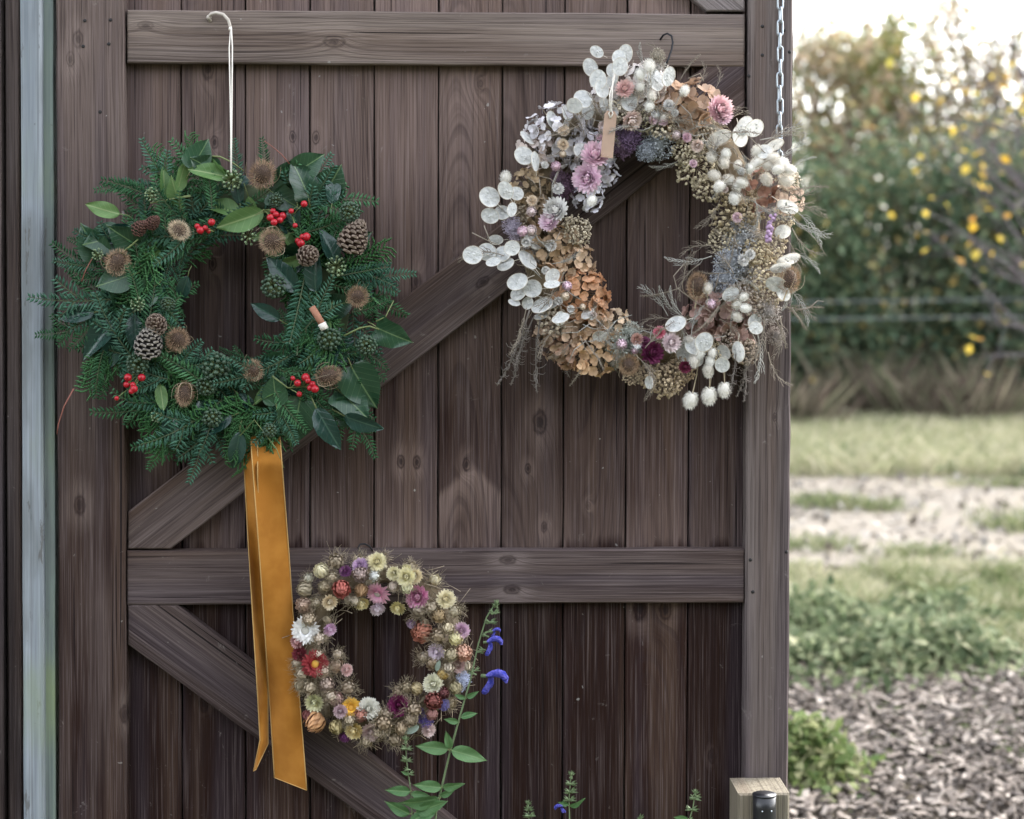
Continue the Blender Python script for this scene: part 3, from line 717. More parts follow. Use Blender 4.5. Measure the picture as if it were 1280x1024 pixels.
UMB = {'dark': [umbel(1, 34, .013, .0028, M_IB), umbel(2, 42, .015, .0028, M_IB)], 'pale': [umbel(3, 22, .014, .0022, M_IBP), umbel(4, 16, .013, .0024, M_IBP)]}
M_RED = simple('red_berry', (.33, .007, .016), .3, .4, var=.2); M_BLK = simple('berry_tip', (.02, .012, .01), .7)
mb = MB(); mb.ball((0, 0, 0), 1, 14, 10); mb.ball((0, .1, .97), .16, 6, 4, 1); BERRY = mb.mesh('berry', [M_RED, M_BLK])
M_TSP = by_colour('teasel_spine', .7, .2, .35); M_TCORE = simple('teasel_core', (.05, .03, .02), .8); M_TBR = simple('teasel_bract', (.30, .245, .165), .7)
def teasel(seed, ln=1.0, n=520, sp=.40, br=6):
    rnd = random.Random(seed); mb = MB(); mb.ball((0, 0, 0), .56, 12, 10, 1, sc=(1, ln, 1))
    for i in range(n):
        y_ = 1 - 2 * (i + .5) / n; a = i * 2.39996; r_ = math.sqrt(1 - y_ * y_)
        nd = Vector((r_ * math.cos(a), y_, r_ * math.sin(a))); b = Vector((nd.x * .6, nd.y * .6 * ln, nd.z * .6))
        dd = nd + Vector((rnd.gauss(0, .14), rnd.gauss(.22, .14), rnd.gauss(0, .14)))
        blade(mb, b, dd, nd.orthogonal(), sp * rnd.uniform(.8, 1.3), .034, 0)
    for k in range(br):
        a = 2 * math.pi * k / br + rnd.uniform(-.3, .3); pts = []
        for t in np.linspace(0, 1, 7):
            rr = .25 + .95 * math.sin(t * 1.9) * rnd.uniform(.95, 1.05); pts.append((math.cos(a) * rr, -.62 * ln + t * t * 1.45, math.sin(a) * rr))
        mb.tube(pts, .035, 4, 2, taper=.012)
    mb.tube([(0, -.55 * ln, 0), (0, -1.1 * ln - .2, -.15)], .07, 5, 2)
    return mb.mesh('teasel_head', [M_TSP, M_TCORE, M_TBR], False)
TEA = [teasel(1), teasel(2, 1.45), teasel(3, 1.15, 480, .42)]
M_CB = simple('cone_scale', (.085, .05, .034), .75, var=.3); M_CT = simple('cone_tip', (.16, .12, .092), .8, var=.3)
def cone(seed, n=64, openness=.5, mats=None):
    rnd = random.Random(seed); mb = MB(); mb.ball((0, .5, 0), .3, 8, 8, 0, sc=(.8, 1.6, .8))
    for i in range(n):
        t = (i + .5) / n; a = i * 2.39996; rr = .46 * math.sin(math.pi * min(1, .12 + t * .9)) ** .7 * (1.05 - .35 * t)
        o = Vector((math.cos(a), 0, math.sin(a))); up = Vector((0, 1, 0)); el = .25 + openness * .4 + .9 * t * (1 - openness * .5)
        dd = (o * math.cos(el) + up * math.sin(el)).normalized(); s_ = dd.cross(up).normalized(); nn = s_.cross(dd)
        b = Vector((0, t * .95, 0)) + o * rr * .3; e = Vector((0, t * .95, 0)) + o * rr * .55 + dd * .24 * (1.1 - .5 * t); wd = .125 * (1.1 - .55 * t); th = .035
        mb.add([b - s_ * wd * .4, b + s_ * wd * .4, e + s_ * wd + nn * th, e - s_ * wd + nn * th, e + s_ * wd - nn * th, e - s_ * wd - nn * th, e + dd * .07 + nn * .02, b - nn * .03],
               [(0, 1, 2, 3), (7, 5, 4, 1), (0, 3, 5, 7), (1, 4, 2)], 0)
        o_ = len(mb.v) - 8
        mb.f += [(o_ + 3, o_ + 2, o_ + 6), (o_ + 2, o_ + 4, o_ + 6), (o_ + 4, o_ + 5, o_ + 6), (o_ + 5, o_ + 3, o_ + 6)]; mb.m += [1] * 4
    return mb.mesh('pine_cone', mats or [M_CB, M_CT], False)
CONE = {'big': cone(1, 70, .5), 'open': cone(2, 44, 1.0), 'dark': cone(3, 70, .2, [simple('cone_dark', (.03, .024, .022), .7), simple('cone_tip_pale', (.22, .195, .17), .8)]), 'alder': cone(4, 60, .1, [M_CB, simple('cone_red', (.11, .05, .038), .8)])}
M_MOSS = simple('moss_base', (.035, .05, .022), .95, nscale=200); M_STRAW = simple('straw_base', (.16, .12, .075), .95, nscale=200)
def ring_base(cu, cv, ru, rv, thick, mat, d, parent, mess, messmat, seed, name='wreath_base', wd=.0012):
    rnd = random.Random(seed); mb = MB(); c = P(cu, cv, d); n = 40
    pts = [(c.x + ru * MM * math.cos(2 * math.pi * i / n), c.y, c.z + rv * MM * math.sin(2 * math.pi * i / n)) for i in range(n)]
    mb.tube(pts, thick, 9, 0, closed=True); put(name, mb.mesh(name, [mat]), parent, Matrix.Identity(4))
    if mess:
        mb = MB()
        for k in range(mess):
            a = rnd.uniform(0, 6.283); q = rnd.uniform(-1, 1); o = Vector((c.x + (ru + q * 22) * MM * math.cos(a), c.y - rnd.uniform(-.2, 1) * thick, c.z + (rv + q * 22) * MM * math.sin(a)))
            t_ = Vector((-math.sin(a), 0, math.cos(a))) * rnd.choice((-1, 1)); rd = Vector((math.cos(a), 0, math.sin(a)))
            ln = rnd.uniform(.012, .028); d_ = (t_ + rd * rnd.gauss(0, .6) + Vector((0, -rnd.uniform(-.1, .9), 0))).normalized(); bd = Vector((rnd.gauss(0, 1), rnd.gauss(0, 1), rnd.gauss(0, 1))) * ln * .35
            mb.tube([o, o + d_ * ln * .5 + bd * .3, o + d_ * ln + bd], wd * .5, 3)
        put('wisps', mb.mesh('wisps', [messmat]), parent, Matrix.Identity(4), kind='stuff')

# ------------------------------------------------------------------ evergreen wreath
rnd = random.Random(77)
GC = (288, 380)
gw = thing('evergreen_wreath', P(*GC, .05), 'dark green evergreen wreath with red berries, cones and teasels', 'wreath')
ring_base(*GC, 122, 124, .030, M_MOSS, .06, gw, 0, None, 1)
def rad(a):     # outer radius in px by angle (deg) -- uneven outline
    return 178 + 14 * math.sin(R(a * 2 + 40)) + 10 * math.sin(R(a * 5 + 10))
def clear(u, v, phi, L, inner=False):
    for t in (0, .25, .5, .75, 1):
        du, dv = u + L * t * math.cos(R(phi)) - 292, v - L * t * math.sin(R(phi)) - 366
        if (du / 66) ** 2 + (dv / 72) ** 2 < 1: return False
    if inner: return True
    e = (u + 1.15 * L * math.cos(R(phi)) - 288, v - 1.15 * L * math.sin(R(phi)) - 380)
    return e[1] > -198 and math.hypot(*e) < 222
for i in range(195):           # feathery boughs
    a = i * 137.508 % 360 + rnd.uniform(-5, 5); t = (i % 10) / 10; q = 82 + t * 78
    u, v = GC[0] + q * math.cos(R(a)), GC[1] - q * math.sin(R(a))
    out = a if t > .45 else a + 180
    phi = rnd.choice((a - 90, a - 90, a + 90, out, out)) + rnd.gauss(0, 32)
    if t < .25 and abs((phi - a - 180 + 180) % 360 - 180) < 60: s_ = .6
    else: s_ = rnd.uniform(.85, 1.22)
    me = FIR[rnd.randrange(7)] if rnd.random() < .80 else CYP[rnd.randrange(4)]
    if not clear(u, v, phi, 72 * s_): continue
    put('cypress_frond' if me.name.startswith('cyp') else 'fir_sprig', me, gw, frame(u, v, .068 + .035 * math.sin(math.pi * min(1, t + .15)) + rnd.uniform(-.012, .02), phi, rnd.uniform(-12, 14), rnd.uniform(-30, 30), s_))
# boughs that break the outline: start px, direction, scale, type
for u, v, phi, s_, ty in ((150, 345, 168, 1.0, 'f4'), (120, 335, 172, .75, 'f1'), (150, 372, 190, 1.15, 'f5'), (125, 400, 205, .9, 'f4'), (150, 420, 238, 1.0, 'c0'), (130, 435, 252, .9, 'f2'),
        (195, 500, 268, .9, 'c1'), (215, 510, 262, .9, 'f4'), (235, 505, 275, 1.0, 'f1'), (258, 510, 268, 1.0, 'f5'), (285, 505, 285, .9, 'f2'), (310, 500, 300, .9, 'c2'), (300, 520, 262, .7, 'c3'),
        (345, 505, 300, .8, 'f1'), (395, 500, 310, .8, 'f2'), (420, 500, 320, .9, 'f4'), (430, 360, 22, .95, 'f5'), (415, 350, 30, 1.0, 'c0'), (425, 345, 12, .9, 'f1'), (440, 390, 8, .7, 'f0'),
        (395, 335, 88, 1.15, 'c1'), (385, 340, 62, 1.0, 'c2'), (410, 310, 60, .9, 'f0'), (395, 290, 80, .8, 'f1'), (330, 225, 85, .75, 'f2'), (300, 230, 100, .8, 'f1'), (250, 225, 105, .7, 'c3'), (195, 250, 150, 1.0, 'f0'), (215, 245, 165, .9, 'f1'), (180, 235, 172, .85, 'f2'),
        (225, 240, 120, .8, 'c1'), (150, 300, 195, .7, 'f4'), (185, 355, 285, 1.1, 'f5'), (215, 330, 290, 1.05, 'f4'), (225, 310, 300, .95, 'f2'), (205, 400, 20, .9, 'f0'), (235, 440, 30, .8, 'c0'), (280, 430, 10, .7, 'f0'), (330, 470, 40, .7, 'f1'), (370, 430, 120, .9, 'f1'),
        (330, 465, 130, .8, 'c2'), (400, 440, 150, .8, 'f4'), (165, 560, 262, .0, ''), (220, 480, 282, .8, 'c0'), (245, 475, 245, .8, 'c1'), (345, 350, 60, .7, 'f1'), (450, 430, 300, .8, 'f4')):
    if not ty or not clear(u, v, phi, 66 * s_, True): continue
    me = (FIR if ty[0] == 'f' else CYP)[int(ty[1])]
    put('fir_sprig' if ty[0] == 'f' else 'cypress_frond', me, gw, frame(u, v, .098 + rnd.uniform(-.006, .012), phi, rnd.uniform(-8, 6), rnd.uniform(-20, 20), s_))
# broad leaves: px of leaf base, direction, length px, kind, tilt, roll
for u, v, phi, L, k, tl, rl in ((330, 265, 200, 60, 'laurel', 5, -10), (300, 268, 160, 52, 'laurel', -10, 30), (285, 222, 165, 48, 'laurel', 10, 20), (285, 225, 140, 46, 'laurel', 0, -20), (228, 262, 110, 44, 'laurel', 20, -30), (222, 240, 80, 40, 'laurel', -10, 50),
        (205, 246, 88, 36, 'laurel', 0, 30), (150, 268, 165, 42, 'laurel', 0, 20), (150, 295, 195, 46, 'ivy', 10, 10), (125, 320, 120, 44, 'ivy', 15, 0), (170, 305, 150, 40, 'ivy', 20, -20), (165, 285, 200, 48, 'holly', 10, 0),
        (420, 330, 110, 46, 'holly', 10, 15), (395, 365, 95, 52, 'holly', 15, -20), (372, 365, 130, 56, 'holly', 10, 20), (345, 345, 30, 44, 'holly', 0, 0), (350, 400, 150, 40, 'holly', 0, 0), (145, 402, 225, 60, 'holly', 10, 30), (150, 420, 240, 54, 'holly', 5, -20), (168, 392, 275, 50, 'holly', 15, 10), (118, 390, 190, 44, 'holly', 0, 10),
        (402, 250, 60, 50, 'ivy', 10, 0), (385, 245, 110, 48, 'ivy', 20, 20), (355, 230, 60, 38, 'ivy', 30, 0), (370, 215, 30, 40, 'ivy', 10, 10), (472, 410, -25, 46, 'ivy', 10, 15), (440, 460, -60, 58, 'ivy', 10, 10), (425, 490, -40, 50, 'ivy', 20, -10),
        (408, 395, 255, 60, 'laurel', 15, 20), (400, 470, 70, 62, 'holly', 20, -10), (375, 500, 260, 58, 'ivy', 10, 0), (395, 510, 300, 58, 'holly', 10, 10), (350, 480, 310, 66, 'holly', 5, 0), (430, 520, 340, 50, 'holly', 10, 20), (420, 515, 10, 46, 'ivy', 0, 10),
        (200, 480, 280, 34, 'laurel', 15, 10), (365, 310, 120, 34, 'laurel', 10, 40), (382, 320, 200, 34, 'laurel', 10, -30), (318, 505, 40, 42, 'laurel', 10, -40), (345, 505, 95, 36, 'ivy', 10, 0), (340, 490, 60, 30, 'ivy', 10, 20), (290, 520, 210, 44, 'holly', 10, 10), (300, 540, 260, 46, 'holly', 0, 0), (248, 500, 300, 46, 'holly', 0, 0), (215, 515, 265, 44, 'holly', 0, 0),
        (340, 240, 330, 40, 'ivy', 10, 0), (310, 245, 300, 44, 'laurel', 0, 40), (270, 215, 150, 36, 'ivy', 10, 0), (240, 210, 60, 40, 'ivy', 0, 0), (260, 205, -30, 44, 'laurel', 20, 30), (415, 255, 85, 40, 'holly', 0, 0), (235, 345, 250, 36, 'holly', 0, 0), (190, 360, 220, 40, 'ivy', 0, 0), (160, 345, 200, 40, 'ivy', 10, 0), (370, 285, 100, 36, 'holly', 10, 0), (300, 255, 100, 34, 'holly', 0, 0)):
    put(k + '_leaf', rnd.choice(LV[k]), gw, frame(u, v, .108 + rnd.uniform(-.01, .012), phi, tl + rnd.uniform(-8, 8), rl + rnd.uniform(-10, 10), L * MM))
for i in range(85):            # leaves tucked in everywhere
    a = rnd.uniform(0, 360); q = rnd.uniform(78, 165); k = rnd.choice(('ivy', 'holly', 'ivy', 'holly', 'laurel', 'laurel'))
    if math.hypot(GC[0] + q * math.cos(R(a)) - 292, GC[1] - q * math.sin(R(a)) - 366) < 92: continue
    put(k + '_leaf', rnd.choice(LV[k]), gw, frame(GC[0] + q * math.cos(R(a)), GC[1] - q * math.sin(R(a)), .09 + rnd.uniform(-.02, .01), rnd.uniform(0, 360), rnd.uniform(-20, 25), rnd.uniform(-40, 40), rnd.uniform(30, 48) * MM))
for u, v, k, s_ in ((290, 225, 'pale', 1.1), (311, 296, 'pale', .95), (342, 358, 'dark', 1.2), (420, 333, 'pale', 1.1), (437, 265, 'dark', 1.0), (172, 380, 'pale', .8), (190, 243, 'pale', .8), (172, 455, 'dark', 1.1), (270, 458, 'dark', 1.4), (258, 482, 'dark', 1.0), (265, 522, 'dark', 1.1), (196, 520, 'pale', .75), (337, 538, 'dark', .8), (411, 424, 'dark', 1.15), (458, 432, 'dark', 1.0), (122, 318, 'pale', .7), (345, 250, 'dark', .8), (210, 380, 'dark', .7)):
    put('ivy_berries', rnd.choice(UMB[k]), gw, frame(u, v, .122, rnd.uniform(0, 360), rnd.uniform(-25, 25), 0, s_ * .95))
for u, v, r, ty, phi, tl in ((328, 218, 22, 2, 80, 35), (224, 288, 16.5, 0, 90, 78), (147, 328, 18, 1, 70, 20), (340, 302, 19, 2, 200, 40), (447, 371, 18, 0, 60, 62), (410, 470, 18, 1, 15, 15), (316, 463, 16, 0, 70, 35), (222, 425, 18, 0, 100, 65), (231, 492, 16, 1, 265, 15)):
    put('teasel_head', TEA[ty], gw, frame(u, v, .125, phi, tl, rnd.uniform(0, 90), 1, tuple(r * MM * .9 * rnd.uniform(.86, 1.1) for _ in range(3))), (.62, .50, .36) if u == 224 else rnd.choice(((.36, .25, .165), (.30, .20, .13), (.40, .27, .165))))
for u, v, L, ty, phi, tl in ((434, 316, 40, 'big', 65, 12), (378, 322, 30, 'open', 20, 55), (183, 444, 37, 'dark', 75, 25), (197, 412, 30, 'open', 90, 60), (168, 291, 20, 'alder', 40, 20), (186, 283, 18, 'alder', 40, 30)):
    put('pine_cone', CONE[ty], gw, frame(u, v, .12, phi, tl, rnd.uniform(0, 90), L * MM))
def berries(pts, stem, r=4.6):
    mb = MB(); c = [P(u, v, .128) for u, v in pts]; s0 = P(*stem, .115)
    for q in c: mb.tube([s0, s0.lerp(q, .6) + Vector((0, -.003, .001)), q], .0009, 4)
    b = put('berry_stalk', mb.mesh('berry_stalk', [M_STEM]), gw, Matrix.Identity(4))
    for q in c: put('berry', BERRY, b, Matrix.Translation(q + Vector((0, rnd.uniform(-.006, .004), 0))) @ Matrix.Rotation(rnd.uniform(0, 6), 4, 'X') @ Matrix.Rotation(rnd.uniform(0, 6), 4, 'Z') @ Matrix.Scale(r * MM * rnd.uniform(.72, 1.12), 4))
berries([(341, 264), (338, 272), (343, 278), (350, 275), (353, 270), (345, 268)], (330, 262)); berries([(369, 282), (380, 255), (364, 264)], (365, 270), 3.9)
berries([(378, 296), (376, 304), (378, 311), (383, 296), (372, 301)], (368, 300)); berries([(257, 285), (251, 288), (260, 289), (265, 278), (247, 283)], (270, 290), 4.2)
berries([(160, 472), (166, 481), (158, 481), (168, 486), (177, 472), (165, 489)], (182, 462), 4.3); berries([(146, 498)], (166, 483), 3.0)
berries([(385, 476), (391, 480), (394, 486), (388, 485), (382, 472)], (378, 484)); berries([(366, 473), (372, 479), (374, 493)], (362, 486), 4)
mb = MB(); mb.tube([P(390, 384, .125), P(398, 397, .128), P(403, 406, .128)], .0052, 10, 0); mb.tube([P(402, 404, .128), P(406, 412, .128)], .0062, 10, 1)
put('cinnamon_stick', mb.mesh('cinnamon_stick', [simple('cinnamon', (.28, .13, .08), .8, nscale=200), CORD]), gw, Matrix.Identity(4))
for pts, m_, r in (([(92, 486), (80, 508), (73, 530), (71, 543)], M_RSTEM, .0012), ([(362, 205), (352, 193), (340, 183), (330, 176)], M_RSTEM, .001), ([(238, 245), (225, 247), (205, 251), (188, 254)], M_STEM, .002), ([(256, 195), (275, 196), (290, 203), (305, 214)], M_STEM, .0016), ([(330, 262), (310, 275), (290, 290)], M_STEM, .0012),
                   ([(430, 420), (450, 410), (462, 408), (474, 412)], M_STEM, .0018), ([(150, 318), (165, 306), (176, 296)], M_STEM, .0018), ([(102, 352), (108, 336), (116, 322)], M_RSTEM, .001), ([(470, 402), (482, 396), (492, 376)], M_STEM, .0012), ([(340, 470), (360, 485), (385, 483)], M_STEM, .0015), ([(300, 545), (318, 525), (345, 560), (355, 585)], M_STEM, .001), ([(370, 245), (372, 258), (360, 266)], M_STEM, .0012)):
    mb = MB(); q = [P(u, v, .12) for u, v in pts]; mb.tube(q, r, 5, taper=r * .6); put('twig', mb.mesh('twig', [m_]), gw, Matrix.Identity(4))

# hook and cord
mb = MB(); mb.tube([P(u, v, d) for u, v, d in ((263, 27, .024), (261, 21, .028), (264, 17.5, .032), (270, 16, .034), (279, 18, .035), (285.5, 25, .035), (288, 34, .034), (287.5, 38, .034))], .0026, 8)
mb.ball(P(261, 22, .027), .0042, 8, 6)
tag(put('wall_hook', mb.mesh('wall_hook', [simple('hook_cream', (.45, .40, .35), .5)])), 'cream curved hook on the top rail holding a cord', 'hook')
mb = MB()
mb.tube([P(u, v, d) for u, v, d in ((288.5, 34, .035), (286.5, 60, .045), (287.5, 110, .075), (288.5, 165, .105), (288.5, 216, .128))], .0011, 5)
mb.tube([P(u, v, d) for u, v, d in ((289, 33.5, .037), (290.5, 60, .045), (290, 110, .075), (289.5, 165, .105), (289, 216, .128))], .0011, 5)
mb.ball(P(288, 36, .036), .003, 6, 5)
tag(put('hanging_cord', mb.mesh('hanging_cord', [CORD])), 'white doubled cord from the cream hook to the evergreen wreath', 'cord')
# velvet ribbon
def velvet():
    g = G('mustard_velvet'); n = g.noise(g.pos(), 22, 3, .6); n2 = g.noise(g.pos(), 900, 2)
    c = g.mix(g.step(n, .35, .7), (.28, .108, .013), (.35, .145, .022)); return g.bsdf(c, .85, n2, .25, .0008, .15, sheen=.4, scol=(.9, .6, .3))
VEL = velvet(); VED = simple('ribbon_selvedge', (.46, .28, .10), .8)
rib = thing('ribbon', P(335, 560, .08), 'mustard velvet ribbon hanging in two tails below the evergreen wreath', 'ribbon')
def tail(lft, rgt, d0, name, sd_, label):
    rr = random.Random(sd_); mb = MB(); n = 36; k = 8; vs = []; fs = []; th = .0012
    def at(path, t):
        q = t * (len(path) - 1); i = min(len(path) - 2, int(q)); f = q - i
        return [path[i][j] * (1 - f) + path[i + 1][j] * f for j in range(2)]
    for i in range(n + 1):
        t = i / n; a, b = at(lft, t), at(rgt, t)
        for j in range(k + 1):
            s_ = j / k; dd = d0(t) + .012 * math.sin(t * 6 + sd_) * (s_ - .5) * 2 + .009 * math.sin(s_ * 3.1) * math.cos(t * 5 + sd_) + .002 * math.sin(t * 23 + s_ * 4)
            vs.append(P(a[0] + (b[0] - a[0]) * s_, a[1] + (b[1] - a[1]) * s_, dd))
    w_ = k + 1
    for i in range(n):
        for j in range(k): fs.append((i * w_ + j, (i + 1) * w_ + j, (i + 1) * w_ + j + 1, i * w_ + j + 1))
    m_ = len(vs); vs2 = [v + Vector((0, th, 0)) for v in vs]
    mb.add(vs + vs2, fs + [tuple(m_ + q for q in reversed(f)) for f in fs])
    for j in (0, k): mb.tube([vs[i * w_ + j] for i in range(n + 1)], .0011, 4, 1)
    mb.tube([vs[n * w_ + j] for j in range(k + 1)], .0007, 4, 1)
    put('ribbon_tail', mb.mesh('ribbon_tail', [VEL, VED]), rib, Matrix.Identity(4), label=label)
tail([(303, 545), (306, 600), (311, 690), (317, 790), (322, 870), (325, 925), (317, 964)], [(322, 545), (322, 600), (326, 690), (331, 790), (335, 870), (335, 930), (320, 962)], lambda t: .080 + .030 * min(1, t * 9) - .054 * min(1, max(0, t - .12) * 1.6), 'a', 1, 'narrow folded back tail with a curled paler end')
tail([(313, 545), (317, 600), (324, 690), (331, 790), (338, 890), (343, 972)], [(350, 545), (354, 600), (361, 690), (368, 790), (376, 890), (383.5, 988)], lambda t: .088 + .036 * min(1, t * 9) - .060 * min(1, max(0, t - .12) * 1.6), 'b', 2.5, 'wide flat front tail with a slanting cut end')

# ------------------------------------------------------------------ flowers for the dried wreaths
M_PET = by_colour('petal_dry', .6, .3, .22, .18, .45, (.80, .74, .66)); M_PETS = by_colour('petal_solid', .6, .2, .25, .15, .04)
M_GOLD = simple('disc_gold', (.48, .26, .04), .8, var=.35, nscale=900); M_GREYD = simple('disc_grey', (.40, .38, .34), .8, var=.35, nscale=900)
def petal(mb, r0, az, e0, curl, L, W, y0=0., mat=0, n=5, ptd=1.0):
    vs = []; ts = []; fs = []; pr, pz = r0, y0; ca, sa = math.cos(az), math.sin(az)
    for i in range(n + 1):
        t = i / n; hw = W * (math.sin(math.pi * (.18 + .82 * t) ** ptd) ** .7 if t < 1 else 0.02) / 2
        for s_ in (-1, 0, 1):
            cup = .25 * hw * abs(s_); e = e0 + curl * t
            rr = pr - cup * math.sin(e) * .6; zz = pz + cup * math.cos(e) * .6
            vs.append((ca * rr - sa * hw * s_, sa * rr + ca * hw * s_, zz)); ts.append(t)
        e = e0 + curl * (t + .5 / n); pr += math.cos(e) * L / n; pz += math.sin(e) * L / n
    for i in range(n):
        for j in range(2): q = i * 3 + j; fs.append((q, q + 1, q + 4, q + 3))
    mb.add(vs, fs, mat, ts)
def straw(kind, seed, disc, pm):
    rr = random.Random(seed); mb = MB()
    if kind == 'open':
        for k, (cnt, e, L, r0) in enumerate(((20, -6, .80, .22), (20, 6, .76, .24), (18, 18, .68, .24), (16, 34, .52, .26), (14, 56, .34, .27))):
            for i in range(cnt): petal(mb, r0, 2 * math.pi * (i + .5 * (k % 2) + rr.uniform(-.2, .2)) / cnt, R(e + rr.uniform(-9, 9)), R(rr.uniform(-5, 18)), L * rr.uniform(.88, 1.08), .25, k * .035)
        mb.ball((0, 0, .06), .30, 12, 8, 1, sc=(1, 1, .55))
        for i in range(40):
            q = math.sqrt((i + .5) / 40) * .27; a = i * 2.4; mb.ball((q * math.cos(a), q * math.sin(a), .19 - q * .3), .035, 5, 4, 1)
    elif kind == 'half':
        for k, (cnt, e, L, r0) in enumerate(((18, 0, .66, .34), (18, 14, .76, .3), (17, 28, .80, .26), (16, 42, .80, .22), (14, 58, .74, .17), (12, 74, .66, .12), (8, 86, .55, .06))):
            for i in range(cnt): petal(mb, r0, 2 * math.pi * (i + .5 * (k % 2) + rr.uniform(-.2, .2)) / cnt, R(e + rr.uniform(-8, 8)), R(38 + rr.uniform(-10, 10)), L * rr.uniform(.9, 1.08), .26, k * .03)
        mb.ball((0, 0, .25), .16, 8, 6, 1)
    else:
        for k, (cnt, e, L, r0, z0) in enumerate(((10, -5, .9, .25, -.25), (11, 12, 1.15, .28, -.25), (11, 26, 1.3, .26, -.2), (10, 40, 1.35, .22, -.15), (9, 52, 1.3, .18, -.1), (7, 64, 1.2, .12, 0))):
            for i in range(cnt): petal(mb, r0, 2 * math.pi * (i + .5 * (k % 2) + rr.uniform(-.15, .15)) / cnt, R(e), R(98 + rr.uniform(-8, 8)), L * rr.uniform(.92, 1.05), .36, z0)
        mb.ball((0, 0, .1), .5, 8, 6, 0)
    for i in range(9):
        a = i * .7 + rr.random(); petal(mb, .2, a, R(-50 + rr.uniform(-15, 15)), R(60), .45, .2, -.12, 2)
    mb.tube([(0, 0, -.1), (0, .05, -.7)], .06, 5, 2)
    return mb.mesh('strawflower', [pm, disc, M_TBR])
SF = {}
for kd in ('open', 'half', 'bud'):
    SF[kd] = [straw(kd, 1, M_GREYD, M_PETS if kd == 'bud' else M_PET), straw(kd, 2, M_GREYD, M_PETS if kd == 'bud' else M_PET)]
    SF[kd + 'g'] = [straw(kd, 3, M_GOLD, M_PETS)]
def nigella(seed):     # dry seed head with wispy bracts
    rr = random.Random(seed); mb = MB()
    for k, (cnt, e, L) in enumerate(((7, 20, 1.35), (7, 38, 1.4), (6, 56, 1.3))):
        for i in range(cnt): petal(mb, .22, 2 * math.pi * (i + .5 * (k % 2)) / cnt, R(e), R(100), L, .42, -.2 + .05 * k)
    mb.ball((0, 0, .12), .52, 10, 8)
    for i in range(70):
        a = rr.uniform(0, 6.28); e = rr.uniform(-.5, .7); d_ = Vector((math.cos(a) * math.cos(e), math.sin(a) * math.cos(e), math.sin(e) + .3)); pts = [d_ * .45, d_ * .9 + Vector((rr.gauss(0, .12), rr.gauss(0, .12), rr.gauss(.1, .1))), d_ * 1.25 + Vector((rr.gauss(0, .25), rr.gauss(0, .25), rr.gauss(.25, .2)))]
        mb.tube(pts, .022, 3, 1, taper=.01)
    return mb.mesh('seed_head', [M_PETS, M_TBR])
NIG = [nigella(i) for i in range(3)]
M_FLO = by_colour('floret_papery', .7, .2, .3, .3)
def floret(seed):
    rr = random.Random(seed); mb = MB(); vs = []
    for k in range(4):
        a0 = k * math.pi / 2 + rr.uniform(-.12, .12); L = rr.uniform(.85, 1.05); cu = rr.uniform(-.15, .55); pts = []; fs = []
        for i in range(5):
            t = (0, .3, .6, .85, 1)[i]; hw = (.10, .40, .56, .50, .20)[i]
            for s_ in (-1, 0, 1): pts.append((math.cos(a0) * t * L - math.sin(a0) * hw * s_, math.sin(a0) * t * L + math.cos(a0) * hw * s_, .05 * k / 4 + cu * t * t + .35 * abs(s_) * hw + rr.uniform(-.07, .07)))
        for i in range(4):
            for j in range(2): q = i * 3 + j; fs.append((q, q + 1, q + 4, q + 3))
        mb.add(pts, fs)
    mb.ball((0, 0, .08), .1, 6, 4)
    mb.tube([(0, 0, 0), (0, 0, -.9)], .05, 4)
    return mb.mesh('floret', [M_FLO])
FLO = [floret(i) for i in range(8)]
def podm():
    g = G('honesty_pod'); x, y, z = g.xyz(g.coord()); q = g.noise(g.coord(), 3.5, 3, .6); o = g.oi('Random')
    c = g.mix(g.step(q, .35, .7), (.58, .59, .58), (.80, .80, .77)); c = g.mix(g.mul(g.step(q, .62, .7), .25), c, (.42, .40, .34))
    return g.bsdf(c, .38, q, .25, .05, .3, trans=.35)
M_POD = podm(); M_RIM = simple('honesty_rim', (.55, .50, .42), .6)
def pod(seed):
    rr = random.Random(seed); mb = MB(); n = 20; vs = [(0, .5, .02)]; cur = rr.uniform(-.12, .18); asp = rr.uniform(.80, 1.06)
    for ri in (.55, 1):
        for i in range(n):
            a = 2 * math.pi * i / n; x_, y_ = .45 * asp * ri * math.cos(a), .5 + .5 * ri * math.sin(a)
            vs.append((x_, y_, cur * (x_ * x_ * 2 + (y_ - .5) ** 2) + rr.uniform(-.012, .012)))
    fs = [(0, 1 + i, 1 + (i + 1) % n) for i in range(n)] + [(1 + i, 1 + n + i, 1 + n + (i + 1) % n, 1 + (i + 1) % n) for i in range(n)]
    mb.add(vs, fs, 0); mb.tube(vs[1 + n:], .014, 4, 1, closed=True); mb.tube([(0, 0, 0), (.03, -.35, -.05)], .016, 4, 1)
    for i in range(3): mb.ball((rr.uniform(-.2, .2), rr.uniform(.3, .7), .02), .06, 6, 4, 0, sc=(1, 1, .3))
    return mb.mesh('honesty_pod', [M_POD, M_RIM])
POD = [pod(i) for i in range(7)]
M_TAIL = by_colour('bunny_tail_fluff', .9, .1, .15, .25); 
